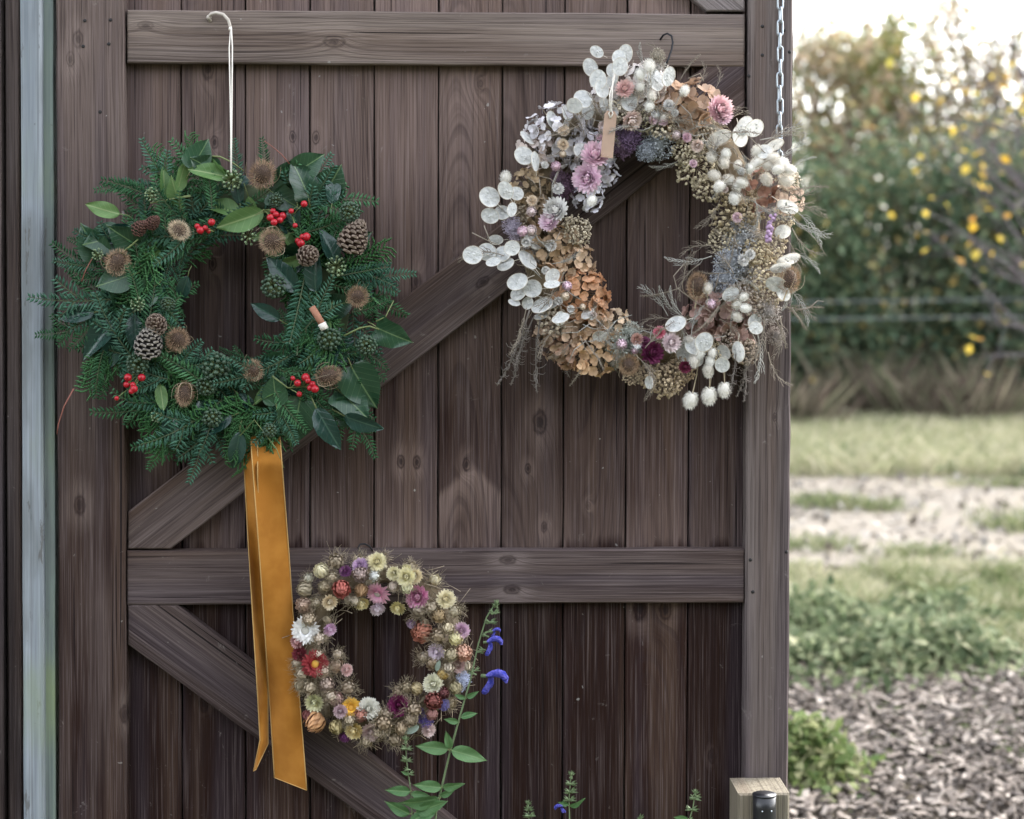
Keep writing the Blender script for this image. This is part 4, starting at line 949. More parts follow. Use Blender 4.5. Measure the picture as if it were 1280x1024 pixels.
def bunny(seed):
    rr = random.Random(seed); mb = MB(); mb.ball((0, .5, 0), .32, 10, 8, 0, sc=(1, 1.35, 1))
    for i in range(420):
        y_ = 1 - 2 * (i + .5) / 420; a = i * 2.39996; r_ = math.sqrt(1 - y_ * y_); nd = Vector((r_ * math.cos(a), y_, r_ * math.sin(a)))
        blade(mb, Vector((nd.x * .31, .5 + nd.y * .43, nd.z * .31)), nd + Vector((rr.gauss(0, .25), .8, rr.gauss(0, .25))), nd.orthogonal(), rr.uniform(.16, .34), .03)
    mb.tube([(0, .1, 0), (.02, -.5, -.05), (.0, -1.2, -.2)], .035, 4, 1)
    return mb.mesh('bunny_tail', [M_TAIL, M_TBR], False)
BUN = [bunny(1), bunny(2)]
M_BLOS = by_colour('blossom_tiny', .8, .2, .4, .1)
def tiny(seed, n=90, br=.085):      # dome of tiny blossoms
    rr = random.Random(seed); mb = MB()
    for i in range(n):
        z_ = 1 - 1.25 * (i + .5) / n; a = i * 2.39996; r_ = math.sqrt(max(0, 1 - z_ * z_)); q = Vector((r_ * math.cos(a), r_ * math.sin(a), z_)) * rr.uniform(.72, 1.05)
        if i % 2 == 0: mb.tube([q * .2, q], .012, 3, 1)
        for k in range(3):
            o = q + Vector((rr.gauss(0, .05), rr.gauss(0, .05), rr.gauss(0, .04))); mb.ball(o, br * rr.uniform(.5, 1.1), 5, 4, 0, sc=(1, 1, .8))
    return mb.mesh('blossom_cluster', [M_BLOS, M_TBR], False)
TINY = [tiny(1), tiny(2), tiny(3, 60, .11)]
M_FLUF = by_colour('fluffy_statice', .8, .15, .3, .2)
def fluff(seed, n=560):
    rr = random.Random(seed); mb = MB()
    for i in range(n):
        o = Vector((rr.gauss(0, 1), rr.gauss(0, 1), rr.gauss(0, .7))); o = o.normalized() * rr.uniform(.2, 1) ** .5 * .9; d_ = o.normalized() * .45 + Vector((rr.gauss(0, 1), rr.gauss(0, 1), rr.gauss(0, 1)))
        blade(mb, o, d_, (rr.random(), rr.random(), rr.random()), rr.uniform(.12, .26), rr.uniform(.05, .12))
    mb.ball((0, 0, -.1), .5, 8, 6)
    return mb.mesh('statice', [M_FLUF], False)
FLUF = [fluff(1), fluff(2), fluff(3)]
M_WISP = simple('fern_dry', (.22, .185, .145), .85, var=.3); M_WISPG = simple('fern_grey', (.30, .29, .26), .85, var=.3); M_WISPD = simple('fern_dark', (.14, .12, .105), .85, var=.3)
def fern(seed, curl=1.2, n=15, mat=None, pin=.25, hook=1.6):
    rr = random.Random(seed); mb = MB(); pts = []; a = 0; p_ = Vector((0, 0, 0))
    for i in range(n + 1):
        pts.append(p_.copy()); a = curl * (i / n) ** 1.5; p_ = p_ + Vector((math.sin(a), math.cos(a), rr.uniform(-.05, .05))) / n
    mb.tube(pts, .013, 4, taper=.005)
    for i in range(3, n):
        d_ = (pts[i + 1 if i < n else i] - pts[i - 1]).normalized()
        for sg in (-1, 1):
            if rr.random() < .12: continue
            q = pts[i]; ang = math.atan2(d_.x, d_.y) + sg * rr.uniform(.8, 1.2); ln = pin * math.sin(math.pi * (.15 + .8 * i / n)) * rr.uniform(.6, 1.15); pp = [q.copy()]
            for k in range(5):
                ang -= sg * hook / 5 * rr.uniform(.3, 1.3); q = q + Vector((math.sin(ang), math.cos(ang), rr.uniform(-.3, .3))) * ln / 5; pp.append(q.copy())
            mb.tube(pp, .0085, 3, taper=.004)
    return mb.mesh('fern_frond', [mat])
FRN = {'tan': [fern(1, 1.1, mat=M_WISP), fern(2, -1.4, mat=M_WISP), fern(3, .4, mat=M_WISP, hook=3.2)], 'grey': [fern(4, .9, mat=M_WISPG), fern(5, -.8, mat=M_WISPG)], 'dark': [fern(6, .3, 19, mat=M_WISPD, hook=3.5), fern(7, -.3, 19, mat=M_WISPD, hook=3.5)]}
ang_ = lambda u, v, c: math.degrees(math.atan2(c[1] - v, u - c[0]))

def flower(root, u, v, r, colr, kind='half', d=.1, c=(0, 0), lean=28, rr=rnd, label=None):
    """strawflower facing out and leaning away from the ring's middle line"""
    a = ang_(u, v, c); q = math.hypot(u - c[0], v - c[1])
    M = Matrix.Translation(P(u, v, d)) @ frame(640, 512, 0, a + rr.uniform(-40, 40), 0, 0).to_3x3().to_4x4() @ Matrix.Rotation(R(-lean + rr.uniform(-18, 18)), 4, 'X') @ Matrix.Rotation(rr.uniform(-.35, .35), 4, 'Y') @ Matrix.Scale(r * MM, 4)
    return M
def soft(c, s_=.28, k=1.12):
    r_, g_, b_ = hexl(c) if isinstance(c, str) else c; g_ *= .95; l_ = .3 * r_ + .55 * g_ + .15 * b_
    return tuple(min(.8, (q + (l_ - q) * s_) * k) for q in (r_, g_, b_))
def put_sf(root, u, v, r, colr, kind, d, c, lean):
    rgb = hexl(colr)
    if kind in ('open', 'half', 'bud') and sum(rgb) < .62: kind += 'g'
    me = rnd.choice(NIG) if kind == 'seed' else rnd.choice(SF[kind])
    put('seed_head' if kind == 'seed' else 'strawflower', me, root, flower(root, u, v, r, colr, kind, d, c, lean), soft(colr, .30 if kind == 'seed' else .22 if 'bud' in kind else .08, 1.6 if kind == 'seed' else 1.25 if sum(rgb) > .6 else 1.0))

# ------------------------------------------------------------------ small strawflower wreath
rnd = random.Random(5)
SC = (478, 812)
sw = thing('strawflower_wreath', P(*SC, .05), 'small wreath of colourful dried strawflowers on the middle rail', 'wreath')
ring_base(*SC, 88, 94, .015, M_STRAW, .055, sw, 800, simple('hay_wisp', (.31, .25, .18), .9, var=.4), 3, wd=.0011)
Z = lambda x, y: (350 + x / 3.793, 670 + y / 3.793)
FL = [(460,125,42,'d8cf9a','half'),(450,190,28,'c9cbb2','seed'),(465,272,54,'d98fb0','open'),(290,245,44,'b5533f','bud'),(460,338,36,'d8c4cf','half'),(385,250,34,'b08a55','bud'),(380,182,38,'a08c80','bud'),(380,143,36,'b592bd','half'),(310,170,28,'8c4f86','half'),
 (265,128,42,'8f8163','seed'),(200,172,38,'d9cfa4','bud'),(135,205,28,'b3b29a','seed'),(130,252,42,'9c9170','bud'),(215,242,32,'a99c78','bud'),(235,310,36,'cdbf95','half'),(115,328,40,'b49a80','bud'),(175,318,26,'9e9272','seed'),(385,312,36,'d3c878','half'),(535,235,28,'c5b5a0','bud'),(562,335,36,'d7cb7c','half'),
 (540,178,34,'d9d0a0','half'),(600,195,44,'d9d09b','half'),(640,190,36,'d2c89a','half'),(600,235,34,'c9bd8c','seed'),(655,288,54,'b34f8c','half'),(120,448,60,'efeae4','open'),(232,440,32,'c9a2c4','half'),(185,482,30,'b8aa90','seed'),(85,500,32,'a85f66','half'),(95,560,34,'7d2533','half'),(165,606,58,'8e1720','openg'),
 (262,620,40,'a58a6c','seed'),(312,636,30,'cfa9a4','half'),(110,655,34,'a89a7a','seed'),(145,715,36,'a39472','seed'),(222,702,38,'a08c78','bud'),(320,722,42,'97876a','seed'),(165,785,44,'ded7a4','half'),(265,775,36,'a8867c','bud'),(285,830,32,'ad8e9a','half'),(335,815,44,'d2a823','openg'),(180,868,54,'bf8a4a','bud'),(140,840,34,'6e2a24','bud'),
 (385,848,34,'a56a52','bud'),(420,822,52,'e4dfc6','half'),(265,897,38,'aa9a5a','bud'),(310,942,32,'8a4486','half'),(355,917,42,'c4b052','half'),(430,927,42,'b99c98','half'),(490,890,46,'927f5c','seed'),(575,905,34,'a5916a','bud'),(565,806,52,'7c0f56','half'),(725,780,44,'8a3f33','bud'),(730,703,48,'e0dcb8','half'),(655,727,32,'c2b27c','bud'),
 (565,742,34,'9d8a68','seed'),(640,822,42,'9a8868','seed'),(775,742,30,'6b2c2c','bud'),(775,655,28,'cfb457','bud'),(830,715,34,'938a5c','bud'),(700,917,34,'cdb8b4','half'),(745,545,40,'cfc3d2','half'),(730,602,38,'a08d6d','bud'),(685,577,34,'a89a7c','seed'),(680,452,54,'b36b4a','bud'),(755,476,42,'9c8a66','seed'),(830,478,36,'d8cf92','bud'),
 (870,552,42,'c99c7c','bud'),(860,450,38,'c09ab8','half'),(785,302,44,'d8cda0','half'),(755,377,34,'a48d5c','bud'),(718,335,34,'a09272','seed'),(660,350,44,'8d8068','seed'),(625,412,24,'8a5f95','half'),(822,360,36,'a39a78','seed'),(815,560,34,'a59a72','bud'),(842,615,34,'a47c7a','half'),(270,560,30,'a7987a','seed'),(500,850,36,'a29274','seed'),(540,960,36,'8f7f5e','seed'),(410,960,34,'9a8a66','seed'),(620,870,34,'9d8c6c','bud'),(600,720,34,'93845f','seed'),(140,395,34,'b0a080','bud'),(320,300,26,'a59a80','seed'),(430,120,26,'c8bd90','half'),(250,200,30,'a39672','seed'),(350,300,28,'beb396','seed'),(690,410,30,'978a6a','seed'),(800,430,32,'b3a67c','seed'),(800,620,32,'9f9378','seed'),(720,840,30,'a8756a','bud'),(210,640,30,'a89478','seed'),(180,560,24,'b3a58a','seed'),(245,760,30,'a5967a','seed'),(330,870,28,'aa9c78','seed'),(460,930,32,'a08f6c','seed'),(85,600,26,'a7987a','seed'),(100,700,30,'94865f','seed')]
for x_, y_, r, c_, k_ in FL:
    u, v = Z(x_, y_); q = math.hypot((u - SC[0]) / 88, (v - SC[1]) / 94) - 1
    put_sf(sw, u, v, r / 3.793 * (1.22 if k_ in ('bud', 'seed') else 1.16), c_, k_, .080 + .022 * (1 - min(1, abs(q) / .3)) + rnd.uniform(-.003, .005), SC, 34 * max(-1, min(1, q / .28)))
for x_, y_, r, c_ in ((690, 872, 40, '6f62a8'), (640, 868, 28, '7a5fa0'), (775, 800, 32, '8b86c4'), (870, 680, 40, 'b9bfd6'), (855, 720, 26, 'b7bcd0'), (450, 180, 26, 'c3cbb8'), (400, 130, 24, 'a58ab5'), (600, 160, 26, 'd3ca94'), (665, 835, 22, '75609b')):
    u, v = Z(x_, y_); put('statice', rnd.choice(FLUF), sw, frame(u, v, .092, rnd.uniform(0, 360), 0, 0, r / 3.793 * MM), hexl(c_))
for i in range(46):
    a = rnd.uniform(0, 360); q = rnd.choice((rnd.uniform(.86, .94), rnd.uniform(1.08, 1.22))); u, v = SC[0] + 88 * q * math.cos(R(a)), SC[1] - 94 * q * math.sin(R(a))
    put_sf(sw, u, v, rnd.uniform(7.5, 10.5), rnd.choice(('a3946e', 'b3a684', '8f8262', 'a08a76', 'c2b78c')), 'seed', .068, SC, 50 * (1 if q > 1 else -1))
sl = leaf_mesh(ELL, .2, .3, simple('sage_leaf', (.22, .27, .22), .7), 'sage_leaf', seed=9)
for x_, y_, ph, L in ((660, 900, 200, 24), (450, 165, 260, 16), (740, 640, 70, 14)): u, v = Z(x_, y_); put('sage_leaf', sl, sw, frame(u, v, .1, ph, 5, 10, L * MM))
mb = MB(); mb.tube([P(u, v, d) for u, v, d in ((459, 700, .05), (452, 692, .042), (447.5, 685, .034), (450, 680.5, .029), (456, 680, .027), (462, 683, .026), (466, 689, .0255))], .0014, 6)
tag(put('wire_hook', mb.mesh('wire_hook', [IRON])), 'small black wire hook on the middle rail above the strawflower wreath', 'hook')

# ------------------------------------------------------------------ large pale dried wreath
rnd = random.Random(9)
DC = (800, 285)
dw = thing('dried_wreath', P(*DC, .05), 'large pale wreath of dried honesty, hydrangea and bunny tails', 'wreath')
ring_base(*DC, 128, 150, .026, M_STRAW, .055, dw, 1500, simple('dry_stalk', (.27, .225, .165), .9, var=.45), 8, wd=.0010)
def hyd(u, v, r, colr, fl, n, d=.085, flat=.62):
    if fl < 9.5: n = int(n * 1.45); fl *= .88
    c = P(u, v, d); mb = MB(); pl = []
    for i in range(n):
        z_ = 1 - 1.15 * (i + .5) / n; a = i * 2.39996 + rnd.uniform(-.3, .3); q = math.sqrt(max(0, 1 - z_ * z_)); nd = Vector((q * math.cos(a), -z_, q * math.sin(a))); p_ = c + Vector((nd.x, nd.y * flat, nd.z)) * r * MM * rnd.uniform(.85, 1.08)
        pl.append((p_, nd)); mb.tube([c, c.lerp(p_, .5) + Vector((0, .004, 0)), p_], .0008, 3)
    h = put('hydrangea_head', mb.mesh('hydrangea_head', [M_TBR]), dw, Matrix.Identity(4)); base = soft(colr, .32, 1.35); base = [base[0] * 1.04, base[1] * .99, base[2] * 1.0]
    for p_, nd in pl:
        rot = (nd + Vector((rnd.gauss(0, .4), rnd.gauss(0, .25), rnd.gauss(0, .4)))).to_track_quat('Z', 'Y').to_matrix().to_4x4() @ Matrix.Rotation(rnd.uniform(0, 6.28), 4, 'Z'); k = rnd.uniform(.75, 1.2)
        put('floret', rnd.choice(FLO), h, Matrix.Translation(p_) @ rot @ Matrix.Scale(fl * MM * rnd.uniform(.8, 1.15), 4), [q * k for q in base])
for a in ((700, 168, 38, 'b4b9b7', 7.5, 46), (738, 190, 30, 'b6bcbd', 7, 30), (672, 188, 22, 'bab2a4', 7.5, 20), (735, 244, 18, 'bac2c6', 6.5, 18), (755, 215, 16, 'b7bec2', 6.5, 14), (662, 236, 24, '8e7c52', 6.5, 26), (672, 265, 22, '8f7d58', 6.5, 22), (690, 305, 30, 'a98f62', 8, 32), (716, 330, 24, 'b59c70', 8, 24),
          (724, 368, 32, 'b98a52', 8.8, 36), (700, 420, 28, '9c8460', 7.5, 28), (735, 402, 26, 'b09468', 7.5, 26), (742, 440, 30, 'bb9a62', 7.5, 34), (712, 438, 22, '9d7c5a', 7, 22), (768, 408, 20, 'b8a47a', 7, 18), (850, 140, 32, 'a8895e', 12, 16), (868, 128, 26, 'a98f6c', 11, 12), (830, 130, 22, 'bcae98', 10, 12), (945, 240, 24, '8a6248', 10, 14), (900, 390, 30, 'a68876', 10.5, 22), (875, 400, 22, '87695a', 10, 14), (925, 405, 22, '8c7060', 9, 14), (985, 250, 18, 'b4a286', 7, 14), (760, 120, 20, 'c3c4bc', 7, 18), (805, 105, 26, 'cfccc0', 9, 18)):
    hyd(*a)
for u, v, r, c_, k in ((870, 208, 27, 'a79a6c', 0), (858, 190, 20, 'a89c72', 1), (885, 235, 20, '93865c', 2), (915, 270, 30, '9c8a58', 0), (935, 262, 22, '9a8858', 1), (955, 340, 26, 'ad9a66', 0), (945, 315, 20, 'a89662', 1), (965, 305, 18, '9f8f66', 2), (960, 365, 20, 'a3946e', 0), (830, 475, 24, 'a89060', 1), (850, 462, 20, '9b8355', 0), (810, 470, 16, '9d875c', 2), (895, 440, 14, 'c2b27a', 0), (690, 400, 22, '9a8a6a', 2), (720, 290, 20, 'a2946f', 1), (700, 285, 20, 'a0936c', 0), (805, 150, 20, 'a49a70', 1), (830, 160, 18, 'b2a67e', 2), (880, 170, 22, 'ac9f78', 0), (905, 300, 20, 'a89a6c', 1), (975, 275, 18, 'ab9c70', 0), (930, 440, 18, '8d7a5c', 2), (910, 420, 18, '94816a', 1), (790, 470, 12, 'a08a60', 0), (940, 380, 22, '8e8068', 2), (925, 360, 20, '9a9080', 1), (650, 270, 18, '938564', 0), (985, 225, 16, 'b4a888', 1), (770, 140, 16, 'b5a982', 2)):
    put('blossom_cluster', TINY[k], dw, frame(u, v, .085 + rnd.uniform(-.008, .012), rnd.uniform(0, 360), rnd.uniform(-20, 20), 0, r * MM * .95), soft(c_, .42, 1.4))
for u, v, r, c_ in ((822, 180, 24, '8f9a9b'), (808, 190, 14, '87939a'), (912, 328, 22, '9aa3a9'), (925, 300, 24, 'a4aaaa'), (905, 348, 18, '98a2aa'), (930, 285, 18, 'a9aca6'), (778, 430, 24, '93a08a'), (770, 448, 16, '8f9c88'), (790, 415, 14, 'a2ab98'), (785, 172, 20, '6f4f78'), (795, 160, 14, '7d5c86'), (778, 186, 14, '755173'), (705, 235, 18, '6b4462'), (698, 222, 12, '78566e'), (640, 282, 14, 'a59ab0'), (645, 292, 11, 'b0a3b8'), (890, 365, 16, 'a3a8a4'), (935, 338, 18, 'a5a49a'), (960, 390, 18, '9b9284'), (970, 420, 14, '8b8072'), (665, 320, 16, 'a8a298'), (950, 300, 14, 'a49c88'), (825, 90, 14, 'a7a08c'), (822, 70, 11, '9a9070')):
    put('statice', rnd.choice(FLUF), dw, frame(u, v, .092 + rnd.uniform(-.01, .01), rnd.uniform(0, 360), 0, 0, r * MM), soft(c_, .45, 1.25))
def pods(L):
    for q in L:
        u, v, r = q[:3]; ph = q[3] if len(q) > 3 else ang_(u, v, DC) + rnd.gauss(0, 35); rl = q[4] if len(q) > 4 else rnd.uniform(-35, 35)
        a = R(ph); put('honesty_pod', rnd.choice(POD), dw, frame(u - r * math.cos(a), v + r * math.sin(a), .118 + rnd.uniform(-.02, .012), ph, rnd.uniform(-18, 18), rl, 2 * r * MM))
pods([(746, 65, 9, 150), (738, 85, 12, 120, 10), (781, 68, 12, 80, -15), (775, 84, 11), (748, 100, 12, 100), (752, 112, 11), (729, 124, 12, 130, 10), (787, 128, 11, 90, 0), (774, 72, 10), (655, 195, 12, 140, 10), (668, 202, 12, 100, 60), (690, 150, 11, 110, 40), (708, 142, 10, 100, 50), (660, 172, 11, 140, 60), (632, 238, 12, 120, 10), (612, 247, 13, 140, 15), (646, 242, 9), (613, 270, 11, 160), (628, 266, 10), (591, 319, 12, 180, 5), (609, 315, 11.5, 170, 5), (628, 318, 12), (632, 330, 11, 200, 50), (617, 328, 9, 190, 50), (666, 300, 14, 130, 45), (660, 325, 14, 130, 50), (666, 361, 11.5, 180, 5), (647, 352, 13, 200, 30), (648, 366, 11, 210, 40), (643, 378, 7.5, 160, 50), (660, 379, 8, 240, 20), (678, 382, 14, 200, 50), (691, 378, 12, 220, 60), (701, 397, 11, 200, 60), (676, 395, 9, 190, 60), (690, 345, 10), (735, 138, 12), (718, 132, 10), (765, 100, 10), (640, 262, 9), (620, 300, 9), (765, 88, 9), (755, 130, 9, 90, 40), (690, 355, 10, 190, 50), (725, 188, 9), (640, 310, 10)])
pods([(900, 173, 16, 10, 55), (930, 158, 13, 60, 20), (942, 160, 12, 40, 30), (925, 170, 13, 280, 30), (985, 325, 15, 20, 50), (975, 335, 13, 10, 55), (970, 355, 13, 340, 40), (978, 365, 12, 300, 40), (913, 368, 11, 30, 10), (944, 402, 10, 40, 20), (945, 410, 9), (845, 405, 13, 200, 40), (880, 428, 12, 60, 10), (858, 440, 13, 240, 30), (866, 432, 11), (870, 448, 10, 300), (903, 456, 9.5, 300, 10), (923, 440, 13, 270, 60), (905, 440, 10, 300, 40), (840, 430, 12), (812, 478, 8, 270, 50), (985, 258, 14, 330, 55), (978, 290, 10), (820, 100, 14, 100, 30), (808, 92, 12, 120, 40), (835, 96, 12, 80, 40), (795, 150, 9), (815, 118, 11), (968, 182, 12, 30, 50), (955, 190, 10), (700, 398, 9), (735, 392, 9, 220, 50), (750, 420, 9)])
for u, v, r, ph in ((905, 205, 9, 100), (890, 198, 8, 120), (907, 194, 8, 90), (895, 220, 9, 160), (912, 225, 9, 170), (922, 208, 7, 80), (936, 212, 8, 60), (900, 232, 9, 220), (925, 228, 9, 340), (918, 246, 10, 260), (920, 236, 8, 80), (945, 205, 10, 50), (958, 207, 9, 40), (965, 198, 9, 30), (957, 222, 10, 300), (975, 205, 10, 20), (980, 225, 11, 350), (970, 212, 9, 10), (985, 212, 9, 350), (945, 190, 9, 60), (815, 122, 8, 110), (812, 135, 8, 100), (828, 150, 9, 60), (800, 110, 8, 80), (855, 115, 8, 60),
                    (800, 95, 9, 100), (812, 85, 10, 95), (632, 223, 9, 92), (884, 362, 8, 90), (920, 382, 8, 60), (928, 372, 7, 30), (920, 395, 8, 320), (930, 385, 8, 350), (887, 450, 8, 270), (868, 450, 9, 260), (890, 440, 7, 270), (862, 425, 8, 200), (885, 460, 8.5, 268), (875, 440, 9, 250), (740, 250, 8, 250)):
    put('bunny_tail', rnd.choice(BUN), dw, frame(u - r * .7 * math.cos(R(ph)), v + r * .7 * math.sin(R(ph)), .122 + rnd.uniform(-.008, .01), ph, rnd.uniform(-5, 25), 0, 1.62 * r * MM), hexl(rnd.choice(('e2dfd8', 'dad5cc', 'e8e6e0'))))
for u, v, r, s0 in ((866, 497, 11, (876, 425)), (887, 491, 11.5, (890, 440)), (906, 484, 10, (902, 455)), (886, 462, 8, (884, 430))):
    mb = MB(); mb.tube([P(*s0, .11), P((u + s0[0]) / 2 + 1, (v + s0[1]) / 2, .112), P(u, v - 4, .112)], .0010, 4); put('stalk', mb.mesh('stalk', [M_TBR]), dw, Matrix.Identity(4))
    put('bunny_tail', BUN[0], dw, frame(u, v - r * .6, .114, 268 if u > 870 else 255, 0, 0, 1.75 * r * MM), hexl('e6e3dc'))
for u, v, r, c_, k, ln in ((744, 196, 20, 'e0b0c0', 'half', 20), (735, 223, 21, 'deb4c8', 'half', 10), (697, 263, 18, 'e3ddd0', 'half', 20), (688, 278, 15, 'dcbaca', 'half', 30), (781, 112, 13, 'd8aca6', 'half', 30), (788, 149, 15, 'e0c0b4', 'half', -30), (898, 137, 19, 'dba9b0', 'half', 20), (903, 147, 13, 'e2b6c4', 'half', 20), (814, 441, 16, '6a0f48', 'half', -10), (824, 416, 9, 'c8406f', 'half', 0), (838, 428, 14, 'd9c4c6', 'half', 0), (856, 458, 9, '7d1f46', 'half', 10), (806, 428, 8, '8d4a70', 'half', 0), (872, 182, 9, 'd6c2b4', 'half', 0), (796, 425, 9, 'a8705f', 'half', 0), (810, 432, 8, '9a3f66', 'half', 0), (690, 262, 11, 'e6e0d4', 'half', 20), (866, 205, 6, 'd0b4c0', 'half', 0), (858, 172, 7, 'c9a4b4', 'half', 0)):
    put_sf(dw, u, v, r, c_, k, .118, DC, ln)
for u, v, r, ty, ph, tl in ((872, 358, 15, 1, 88, 5), (987, 350, 15, 1, 75, -15), (786, 456, 14, 2, 270, 55)):
    put('teasel_head', TEA[ty], dw, frame(u, v, .12, ph, tl, rnd.uniform(0, 90), r * MM), (.36, .24, .15))
mb = MB(); 
for i in range(34):
    t = i / 33; q = P(967 - 9 * t + rnd.uniform(-3.5, 3.5), 268 + 34 * t, .12 + rnd.uniform(-.004, .006)); mb.ball(q, .0034 * rnd.uniform(.7, 1.2), 6, 5)
put('lavender_spike', mb.mesh('lavender_spike', [simple('lavender', (.36, .24, .36), .8, nscale=300)]), dw, Matrix.Identity(4))
for u, v, ph, L, k in ((658, 385, 258, 62, 'tan'), (662, 388, 254, 105, 'dark'), (655, 400, 266, 85, 'dark'), (675, 400, 262, 90, 'dark'), (690, 395, 280, 80, 'dark'), (668, 395, 244, 70, 'dark'), (890, 320, 200, 60, 'grey'), (900, 310, 165, 55, 'tan'), (850, 360, 200, 50, 'tan'), (860, 400, 150, 60, 'grey'), (840, 400, 165, 45, 'tan'), (855, 350, 90, 40, 'tan'), (985, 270, -40, 60, 'grey'), (992, 262, -35, 62, 'grey'), (985, 300, -60, 60, 'tan'), (990, 315, -20, 45, 'grey'), (985, 240, 15, 50, 'tan'), (985, 360, -45, 55, 'grey'), (975, 395, -80, 60, 'tan'), (985, 215, 45, 42, 'grey'), (835, 395, 120, 55, 'grey'), (875, 330, 215, 55, 'tan'), (985, 390, 15, 45, 'tan'), (990, 285, -65, 55, 'tan'), (980, 260, 10, 60, 'tan'), (965, 200, 20, 55, 'grey'), (955, 180, 35, 60, 'tan'), (950, 175, 10, 60, 'grey'), (975, 300, 280, 65, 'tan'), (985, 330, 280, 60, 'grey'), (960, 380, 300, 60, 'tan'), (970, 385, 5, 58, 'tan'), (980, 380, 320, 45, 'tan'), (955, 395, 270, 70, 'tan'), (945, 410, 285, 70, 'grey'), (930, 430, 275, 72, 'dark'), (920, 440, 265, 60, 'dark'), (940, 430, 262, 70, 'dark'), (815, 460, 280, 45, 'tan'), (735, 440, 250, 48, 'tan'), (715, 425, 240, 40, 'tan'), (880, 150, 30, 60, 'tan'), (895, 110, 60, 30, 'tan'), (830, 85, 100, 40, 'tan'), (815, 95, 130, 45, 'grey'), (850, 100, 60, 40, 'tan'), (870, 110, 50, 36, 'tan'), (700, 300, 190, 55, 'tan'), (630, 320, 160, 60, 'tan'), (640, 280, 120, 40, 'grey'), (705, 340, 250, 60, 'tan'), (690, 330, 10, 40, 'grey'), (720, 400, 200, 70, 'tan'), (960, 440, 280, 55, 'tan'), (978, 240, -20, 45, 'tan'), (975, 150, 250, 40, 'tan'), (850, 200, 210, 40, 'grey'), (940, 250, 320, 55, 'grey'), (950, 350, 330, 50, 'grey'), (900, 250, 250, 50, 'tan'), (920, 350, 290, 60, 'grey'), (945, 330, 250, 55, 'tan')):
    put('fern_frond', rnd.choice(FRN[k]), dw, frame(u, v, .105 + rnd.uniform(-.01, .02), ph, rnd.uniform(-14, 10), rnd.uniform(-25, 25), L * MM))
for i in range(75):
    a = rnd.uniform(-120, 130); q = rnd.uniform(.82, 1.12); u, v = DC[0] + 2 + 134 * q * math.cos(R(a)), DC[1] - 148 * q * math.sin(R(a))
    put('fern_frond', rnd.choice(FRN[rnd.choice(('tan', 'grey', 'tan'))]), dw, frame(u, v, .122 + rnd.uniform(-.01, .012), a + rnd.choice((90, -90, 0)) + rnd.gauss(0, 40), rnd.uniform(-12, 14), rnd.uniform(-25, 25), rnd.uniform(26, 50) * MM))
for i in range(70):
    a = rnd.uniform(0, 360); q = rnd.uniform(.85, 1.15); c_ = P(DC[0] + 130 * q * math.cos(R(a)), DC[1] - 146 * q * math.sin(R(a)), .115); e_ = R(a + rnd.choice((90, -90, 0)) + rnd.gauss(0, 35)); L_ = rnd.uniform(.02, .05); k_ = rnd.uniform(-.5, .5)
    mb = MB(); mb.tube([c_, c_ + Vector((math.cos(e_) * L_ * .5, -.006, math.sin(e_) * L_ * .5)), c_ + Vector((math.cos(e_ + k_) * L_, -.002, math.sin(e_ + k_) * L_))], .0009, 4, taper=.0005); put('stalk', mb.mesh('stalk', [M_WISP if i % 2 else M_WISPG]), dw, Matrix.Identity(4))
for i in range(46):
    a = rnd.uniform(0, 360); q = rnd.uniform(.84, 1.14); put_sf(dw, DC[0] + 130 * q * math.cos(R(a)), DC[1] - 146 * q * math.sin(R(a)), rnd.uniform(5, 9), rnd.choice(('e6dfd0', 'd9c6bf', 'e0b9c2', 'cfc0a2', 'e8e4da')), rnd.choice(('half', 'bud')), .115, DC, 15)
for pts in ([(1000, 388), (1012, 385), (1022, 376), (1030, 377)], [(975, 330), (985, 345), (992, 360)], [(855, 330), (842, 345), (846, 360), (870, 378), (888, 390)], [(985, 265), (1005, 285), (1020, 300), (1033, 320)], [(590, 291), (612, 302), (628, 308)], [(605, 282), (612, 300), (618, 310)], [(936, 170), (955, 190), (968, 200)], [(780, 90), (790, 84), (792, 75)], [(940, 415), (948, 435), (944, 455), (950, 470)], [(700, 290), (690, 310), (680, 330)], [(990, 385), (1000, 400), (1005, 412)], [(955, 200), (975, 215), (1000, 240), (1005, 262)], [(860, 98), (875, 92), (880, 102)]):
    mb = MB(); mb.tube([P(u, v, .122) for u, v in pts], .0011, 4, taper=.0006); put('stalk', mb.mesh('stalk', [M_WISP]), dw, Matrix.Identity(4))
# hook, gift tag with string
mb = MB(); mb.tube([P(u, v, d) for u, v, d in ((825, 50, .027), (829, 44, .030), (834, 42, .034), (839.5, 45, .038), (841, 53, .042), (839.5, 62, .048), (836, 72, .055), (832, 82, .062))], .0016, 7)
tag(put('iron_hook', mb.mesh('iron_hook', [IRON])), 'black iron hook on the top rail above the pale dried wreath', 'hook')
tg = thing('gift_tag', P(761, 168, .135), 'blank brown kraft paper tag on white string at the dried wreath', 'tag')
mb = MB(); c0 = P(761, 168, .135); rt = Matrix.Translation(c0) @ Matrix.Rotation(R(5), 4, 'Y') @ Matrix.Rotation(R(12), 4, 'Z')
w2, h2 = 7.6 * MM, 28 * MM
ol = [(-w2, -h2), (w2, -h2), (w2, h2 - .006), (w2 * .6, h2), (-w2 * .6, h2), (-w2, h2 - .006)]
mb.add([(x_, .0006, z_) for x_, z_ in ol] + [(x_, -.0006, z_) for x_, z_ in ol], [tuple(range(6)), tuple(reversed(range(6, 12)))] + [(i, (i + 1) % 6, 6 + (i + 1) % 6, 6 + i) for i in range(6)], M=rt)
put('paper_tag', mb.mesh('paper_tag', [simple('kraft_paper', (.34, .235, .175), .9, nscale=60)], False), tg, Matrix.Identity(4))
